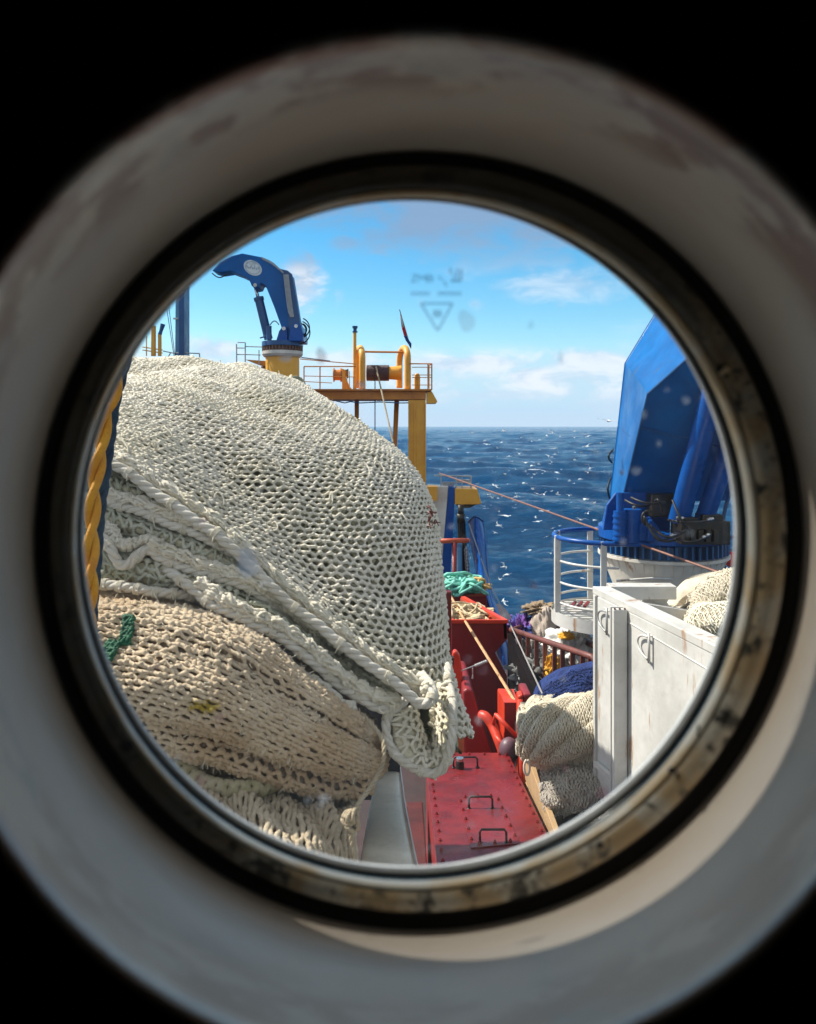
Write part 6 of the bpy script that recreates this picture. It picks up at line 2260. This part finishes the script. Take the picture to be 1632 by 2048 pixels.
CR = [
    [(300, 1560, 2.5), (400, 1578, 2.48), (500, 1585, 2.48), (590, 1595, 2.48), (660, 1596, 2.5), (712, 1598, 2.56)],
    [(300, 1590, 2.25), (400, 1596, 2.2), (500, 1598, 2.2), (590, 1612, 2.22), (660, 1612, 2.26), (716, 1610, 2.36)],
    [(300, 1650, 2.12), (400, 1655, 2.06), (500, 1660, 2.05), (590, 1668, 2.07), (655, 1668, 2.12), (706, 1660, 2.24)],
    [(300, 1720, 2.05), (400, 1720, 1.98), (500, 1725, 1.97), (590, 1730, 2.0), (650, 1730, 2.06), (702, 1725, 2.18)],
    [(300, 1830, 2.0), (400, 1830, 1.94), (500, 1830, 1.93), (590, 1830, 1.95), (650, 1830, 2.0), (700, 1830, 2.12)],
    [(300, 1960, 2.1), (400, 1960, 2.0), (500, 1960, 2.0), (590, 1960, 2.0), (650, 1960, 2.1), (700, 1960, 2.2)]]
CN = thing('cream_net', 'chunky cream netting heaped at the bottom beside the tapered spar', 'fishing net', at(520, 1900, 2.2))
cn = Surf([[at(*p) for p in r] for r in CR], 160, 160)
cn.displace(lambda P, u, v: .030 * fn(P, 4.5, 16) + .012 * np.sin(u * 36 + 5 * fn(P, 3, 2)) + .008 * fn(P, 14, 7))
b = MB(); b.slab(cn.P - cn.N * .008, (-.05, .6, -.1)); b.build('core', M['nettc'], CN, smooth=True)
b = hex_net(cn, 16, 48, .0078, .006, off=.002, amp=.16, jit=.22, seed=61, kr=1.25, transpose=True, wob=.0006, sides=6)
b.build('netting', M['netc2'], CN, smooth=True)

# thin laced rope at the end of the tan bundle
b = MB()
P_ = path([(690, 1408, 2.5), (715, 1425, 2.42), (740, 1445, 2.37), (762, 1474, 2.33), (768, 1500, 2.30), (763, 1535, 2.28), (744, 1570, 2.24), (722, 1600, 2.2), (706, 1628, 2.16), (700, 1650, 2.12), (703, 1685, 2.1), (710, 1730, 2.08), (712, 1790, 2.05)], 160)
rope_mb(P_, .0075, .05, 3, 6, 1, b)
lac = b.build('lacing_rope', M['ropet'], smooth=True, label='thin grey tan lacing rope looping from the tan bundle over the spar', cat='rope')
b = MB()
rg = np.random.default_rng(8)
for k in range(10):
    c = at(702 + rg.uniform(-9, 9), 1640 + rg.uniform(-12, 14), 2.12)
    t = np.linspace(0, 6.3, 14); ax = rg.normal(0, 1, 3); ax /= np.linalg.norm(ax); x = np.cross(ax, (0, 1, .1)); x /= np.linalg.norm(x); y = np.cross(ax, x)
    b.tube(c + .016 * (np.cos(t)[:, None] * x + np.sin(t)[:, None] * y), .006, 6)
b.build('knot', M['ropet'], lac, smooth=True)

# dark sheet standing in for the shaded hollow between nets and spar
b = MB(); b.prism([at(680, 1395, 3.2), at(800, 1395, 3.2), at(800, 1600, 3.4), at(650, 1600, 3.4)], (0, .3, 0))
b.build('gap_shade_sheet', mat('gap_shade', (.02, .025, .04), .5, (.01, .012, .02), 5, bump=.2, rust=.15), label='dark sheet standing in for shade in the gap under the white net', cat='steel bin')

# hanging ropes at the left edge
b = MB()
P_ = path([(300, 560, 1.95), (250, 690, 1.95), (225, 790, 1.95), (210, 837, 1.95), (200, 910, 1.95), (190, 960, 1.95), (186, 1010, 1.95), (183, 1077, 1.95), (181, 1165, 1.95), (178, 1238, 1.95), (176, 1330, 1.95)], 200)
rope_mb(P_, .0205, .205, 2, 14, 1, b)
b.build('yellow_rope', M['ropey'], smooth=True, label='thick twisted yellow rope hanging down close outside the glass at the left', cat='rope')
b = MB()
P_ = path([(318, 560, 2.1), (262, 690, 2.1), (238, 769, 2.1), (228, 813, 2.1), (218, 887, 2.1), (210, 945, 2.1), (200, 1018, 2.1), (195, 1080, 2.1), (190, 1150, 2.1), (184, 1224, 2.1), (182, 1330, 2.1)], 200)
rope_mb(P_, .0165, .15, 3, 10, 1, b)
b.build('navy_rope', M['ropeb'], smooth=True, label='dark navy rope hanging just behind the thick yellow rope', cat='rope')

# ------------------------------------------------------------------ nets on the crate, right of the hatch box
def patch(root, rows_, nu, nv, m_core, m_net, ncell_, nrow_, r, disp, seed, amp=.42, off=.0, transpose=False, jit=.2, back=(0, .5, -.1), kr=1.4, knots=True, inset=.006, sides=4):
    s = Surf([[at(*p) for p in r_] for r_ in rows_], nu, nv)
    s.displace(disp)
    b = MB(); b.slab(s.P - s.N * inset, back); b.build('core', m_core, root, smooth=True)
    b = net_mesh(s, ncell_, nrow_, r, off=off, amp=amp, seg=2, sides=sides, flat=1.2, jit=jit, seed=seed, kr=kr, transpose=transpose, knots=knots)
    b.build('netting', m_net, root, smooth=True)
    rg_ = np.random.default_rng(seed + 5)
    b = MB()
    for k in range(46):
        u0, v0 = rg_.uniform(.03, .9), rg_.uniform(.03, .95)
        q = np.linspace(0, 1, 9)
        P_, N_ = s.ev(u0 + q * rg_.uniform(-.1, .1), v0 + q * rg_.uniform(-.12, .16))
        b.tube(P_ + N_ * (.006 + .022 * rg_.uniform(.3, 1) * np.sin(q * math.pi))[:, None], r * .9, 5)
    b.build('loose_twine', m_net, root, smooth=True)
    return s


t = thing('cream_net_pile', 'cream folded net draped over the plank crate below the blue net', 'fishing net', at(1120, 1530, 5.6))
patch(t, [
    [(1050, 1425, 5.9), (1090, 1405, 5.9), (1140, 1395, 5.9), (1215, 1380, 5.8)],
    [(1044, 1442, 5.55), (1088, 1420, 5.5), (1140, 1408, 5.45), (1225, 1396, 5.35)],
    [(1038, 1466, 5.42), (1080, 1452, 5.3), (1135, 1445, 5.2), (1225, 1430, 5.1)],
    [(1036, 1488, 5.42), (1078, 1485, 5.25), (1130, 1482, 5.12), (1225, 1470, 5.05)],
    [(1042, 1508, 5.45), (1078, 1515, 5.3), (1125, 1515, 5.2), (1225, 1510, 5.1)],
    [(1052, 1520, 5.6), (1080, 1530, 5.5), (1125, 1535, 5.4), (1225, 1535, 5.3)]], 180, 140, M['netcr'], M['netc'], 44, 54, .0042,
    lambda P, u, v: (.055 * (np.abs(np.sin(12 * np.arctan2(1.05 - v, u + .12) + .9 * fn(P, 1.6, 6))) ** .7 - .6) * np.clip(np.hypot(u, 1 - v) * 1.3, 0, 1) + .02 * fn(P, 3, 2) + .010 * np.sin(30 * np.arctan2(1.05 - v, u + .12) + 2 * fn(P, 2, 3))), 71, off=.003, inset=.010)
b = MB(); P_ = [at(1054 + 5.5 * math.cos(a_) , 1535 + 15 * math.sin(a_), 5.3) for a_ in np.linspace(-1.4, 4.6, 24)]
b.tube(P_, .0085, 7)
b.build('toggle_loop', M['ropew'], t, smooth=True)
b = MB()
for k in range(9):
    b.tube([at(1072 + k * 1.7, 1415 + (k % 3) * 2, 6.0), at(1073 + k * 1.7, 1404 + (k % 2) * 4, 5.98)], .006, 5)
b.build('green_thread', mat('bright_green', (.02, .35, .16), .6), t)
t = thing('blue_net', 'dark blue fine netting heaped between the cage and the cream net', 'fishing net', at(1140, 1420, 6.2))
patch(t, [
    [(1076, 1416, 6.5), (1090, 1384, 6.6), (1122, 1360, 6.6), (1160, 1343, 6.5), (1230, 1322, 6.4)],
    [(1078, 1420, 6.15), (1096, 1396, 6.15), (1128, 1374, 6.1), (1165, 1358, 6.0), (1230, 1342, 5.9)],
    [(1080, 1424, 6.0), (1102, 1408, 5.9), (1135, 1392, 5.85), (1170, 1380, 5.8), (1230, 1366, 5.7)],
    [(1084, 1440, 6.0), (1110, 1430, 5.9), (1140, 1420, 5.8), (1175, 1412, 5.8), (1230, 1400, 5.7)]], 150, 90, M['netb'], M['netb'], 50, 22, .0045,
    lambda P, u, v: .03 * fn(P, 3, 5) - .05 * np.exp(-((v - .35 - .3 * u) / .08) ** 2) * (u > .3) + .008 * np.sin(v * 50 + u * 12), 72, knots=False)
t = thing('grey_net_pile', 'grey brown netting hanging over the crate end below the cream net', 'fishing net', at(1140, 1640, 5.3))
patch(t, [
    [(1085, 1535, 5.7), (1120, 1522, 5.6), (1160, 1515, 5.5), (1230, 1510, 5.4)],
    [(1080, 1560, 5.4), (1115, 1545, 5.3), (1155, 1540, 5.2), (1230, 1535, 5.1)],
    [(1084, 1592, 5.25), (1112, 1580, 5.12), (1152, 1572, 5.02), (1230, 1568, 4.95)],
    [(1092, 1618, 5.2), (1118, 1612, 5.08), (1155, 1605, 5.0), (1230, 1600, 4.9)],
    [(1098, 1632, 5.3), (1125, 1628, 5.2), (1155, 1622, 5.1), (1230, 1615, 5.0)]], 150, 120, M['netg'], mat('grey_cream_twine', (.52, .47, .40), .85, (.34, .30, .27), 4, bump=.8, bscale=300, grime=.35, spec=.15), 26, 26, .0058,
    lambda P, u, v: .03 * fn(P, 3.4, 5) + .035 * (np.abs(np.sin(v * 5.5 + u * 4 + fn(P, 1.8, 4))) ** .6 - .6) + .01 * np.sin(v * 40 - u * 20), 73)

# ------------------------------------------------------------------ nets behind the white wall
t = thing('right_net_roll', 'rolled cream net with wide open mesh behind the white wall at the right edge', 'fishing net', at(1430, 1290, 4.9))
patch(t, [
    [(1368, 1215, 5.4), (1385, 1185, 5.4), (1410, 1158, 5.4), (1450, 1140, 5.4), (1530, 1128, 5.3)],
    [(1372, 1222, 5.1), (1390, 1192, 5.05), (1418, 1166, 5.0), (1455, 1150, 5.0), (1530, 1142, 4.9)],
    [(1375, 1240, 5.0), (1398, 1214, 4.9), (1425, 1192, 4.85), (1460, 1180, 4.8), (1530, 1172, 4.7)],
    [(1378, 1262, 5.0), (1402, 1240, 4.9), (1430, 1222, 4.85), (1465, 1212, 4.8), (1530, 1205, 4.7)]], 120, 80, M['netcr'], M['netc'], 26, 22, .0042,
    lambda P, u, v: .02 * fn(P, 4, 5), 81, amp=.46)
t = thing('right_net_sack', 'hexagon mesh sack of cream netting lying lowest behind the white wall', 'fishing net', at(1440, 1330, 4.6))
patch(t, [
    [(1372, 1240, 5.0), (1392, 1212, 4.95), (1430, 1206, 4.85), (1480, 1200, 4.8), (1540, 1198, 4.7)],
    [(1374, 1252, 4.8), (1398, 1222, 4.7), (1435, 1216, 4.6), (1480, 1212, 4.5), (1540, 1210, 4.45)],
    [(1382, 1268, 4.7), (1408, 1250, 4.55), (1440, 1246, 4.45), (1480, 1244, 4.4), (1540, 1240, 4.3)],
    [(1400, 1290, 4.7), (1425, 1285, 4.6), (1450, 1284, 4.5), (1480, 1284, 4.4), (1540, 1280, 4.3)],
    [(1420, 1320, 4.7), (1440, 1320, 4.6), (1460, 1320, 4.5), (1490, 1320, 4.4), (1540, 1320, 4.3)]], 110, 90, M['netcr'], mat('pale_open_twine', (.70, .67, .55), .75, (.6, .56, .44), 4, bump=.6, bscale=300), 15, 16, .0052,
    lambda P, u, v: .015 * fn(P, 4, 6), 82, amp=.5, off=.006)
b = MB()
rg = np.random.default_rng(2)
for k in range(9):
    b.tube([at(1340 + k * 5, 1228 + rg.uniform(-3, 3), 5.2), at(1355 + k * 4, 1222 - k * 1.6, 5.15), at(1372 + k * 3, 1210 - k * 2, 5.1)], .009, 6)
b.build('frayed_rope', M['ropet'], label='frayed tan rope strands at the left tip of the right net roll', cat='rope')
b = MB(); b.box((2.0, 5.6, 7.35), (1.0, .9, .1)); b.box((2.0, 5.6, 6.2), (.9, .8, 2.2))
b.build('net_platform', M['whitep'], label='low white steel plinth carrying the rolled cream nets at the right', cat='plinth')

# ------------------------------------------------------------------ gulls
def gull_mesh(flap, span=.95, seed=0):
    g_ = {}
    b = MB()
    prof = [(-.20, .012), (-.15, .035), (-.05, .062), (.06, .066), (.14, .048), (.18, .040), (.215, .036), (.245, .018), (.262, .006)]
    a = np.arange(10) * 2 * math.pi / 10
    b.grid(np.array([[(x, r * math.cos(t), r * .9 * math.sin(t) + (.012 if x > .15 else 0)) for t in a] for x, r in prof]), True)
    b.add([(-.18, -.012, 0), (-.18, .012, 0), (-.30, .055, .004), (-.30, -.055, .004), (-.18, 0, .014), (-.30, 0, .012)], [(0, 1, 2, 3), (0, 3, 5, 4), (1, 4, 5, 2)])
    g_['body'] = b
    for s in (-1, 1):
        w = MB()
        st = [(0, .03, 0), (.25, .05, .35), (.5, .03, .55), (.75, -.05, .45), (1, -.16, .3)]
        ch = [.13, .14, .12, .08, .015]
        top, bot = [], []
        for (t, x, z), c in zip(st, ch):
            y = s * (.035 + t * span / 2 * math.cos(flap * .6))
            zz_ = .02 + z * flap * span / 2 * .9
            top.append([(x + c * .45, y, zz_), (x, y, zz_ + .014 * (1 - t) + .004), (x - c * .55, y, zz_)])
            bot.append([(x - c * .55, y, zz_ - .001), (x, y, zz_ - .004), (x + c * .45, y, zz_ - .001)])
        G_ = np.array([t_ + b_ for t_, b_ in zip(top, bot)])
        w.grid(G_, True)
        g_['wing%d' % s] = w
    return g_


def make_gull(flap):
    parts = gull_mesh(flap)
    root = parts['body'].build('gull', M['gull'], smooth=True, base=(0, 0, 0))
    for s in (-1, 1):
        parts['wing%d' % s].build('wing', M['gullg'] if flap > .35 else M['gull'], root, smooth=True)
    return root


protos = [make_gull(f) for f in (.05, .45, .75, -.35)]
GP = [(1109, 897, 11), (1174, 893, 15), (1204, 886, 10), (1195, 903, 9), (1171, 869, 9), (1052, 925, 10), (1096, 911, 9), (1180, 937, 15), (1176, 945, 10), (1160, 958, 10), (1065, 938, 8), (1012, 1032, 18), (997, 1051, 14), (1076, 1043, 12), (1162, 1040, 16), (1152, 1044, 14),
      (1088, 989, 10), (1116, 989, 10), (1138, 991, 8), (1171, 998, 12), (1188, 1006, 9), (1158, 1008, 9), (1176, 1027, 9), (979, 989, 10), (985, 996, 8), (991, 971, 13), (1032, 994, 8), (1008, 1134, 15), (1012, 1149, 15), (1000, 1159, 10), (1009, 1203, 14), (1166, 1134, 14), (1166, 1157, 12),
      (1102, 1107, 12), (950, 925, 9), (1053, 944, 8), (1064, 931, 9), (1115, 958, 8), (1139, 962, 8), (1065, 978, 8), (1033, 987, 8), (1182, 1080, 9), (936, 905, 7), (1003, 885, 7), (1078, 880, 7), (1120, 873, 7), (897, 898, 7), (955, 968, 9), (1050, 1060, 9), (1110, 1020, 9), (1178, 1143, 11), (1060, 1100, 8), (1189, 1040, 9), (1035, 1185, 9), (1150, 920, 8), (1018, 912, 7)]
rg = random.Random(12)
for _ in range(52):  # extra gulls added at random, doubling as glitter on the water
    GP.append((rg.choice((rg.uniform(870, 1225), rg.gauss(1130, 45))), 862 + 235 * rg.random() ** 1.7, rg.uniform(5, 9)))
GP = [p for p in GP if 868 < p[0] < 1238]
def copy_tree(o):
    c = o.copy(); col.objects.link(c)
    for ch in o.children:
        d = ch.copy(); col.objects.link(d); d.parent = c
    return c
used = [False] * 4
for k, (px, py, wpx) in enumerate(GP):
    i = rg.randrange(4)
    Ymax = 9.0 * F / max(6, (py - 853)) * .93
    Y = min(Ymax, .9 * F / wpx)
    if used[i]:
        o = copy_tree(protos[i])
    else:
        o = protos[i]; used[i] = True
    o.location = tuple(at(px, py, Y))
    sc_ = wpx * Y / F / .95 * 1.75
    o.scale = (sc_,) * 3
    o.rotation_euler = (rg.uniform(-.5, .5), rg.uniform(-.2, .2), rg.uniform(0, 6.28))
    tag(o, 'small white gull flying low over the dark blue sea', 'gull', 'gulls flying over the sea')
parts = gull_mesh(.12, 1.25)
ng = parts['body'].build('gull', M['gull'], smooth=True, base=(0, 0, 0), label='largest gull gliding on the horizon line beside the blue crane boom', cat='gull')
for s in (-1, 1):
    parts['wing%d' % s].build('wing', M['gull'], ng, smooth=True)
tipm = MB(); tipm.ball((-.14, .64, .045), .03, 8, 6, (1.2, 2.0, .2)); tipm.build('wing_tip', M['black'], ng)
ng.location = tuple(at(1217, 842, 40)); ng.rotation_euler = (.12, 0, math.radians(100))
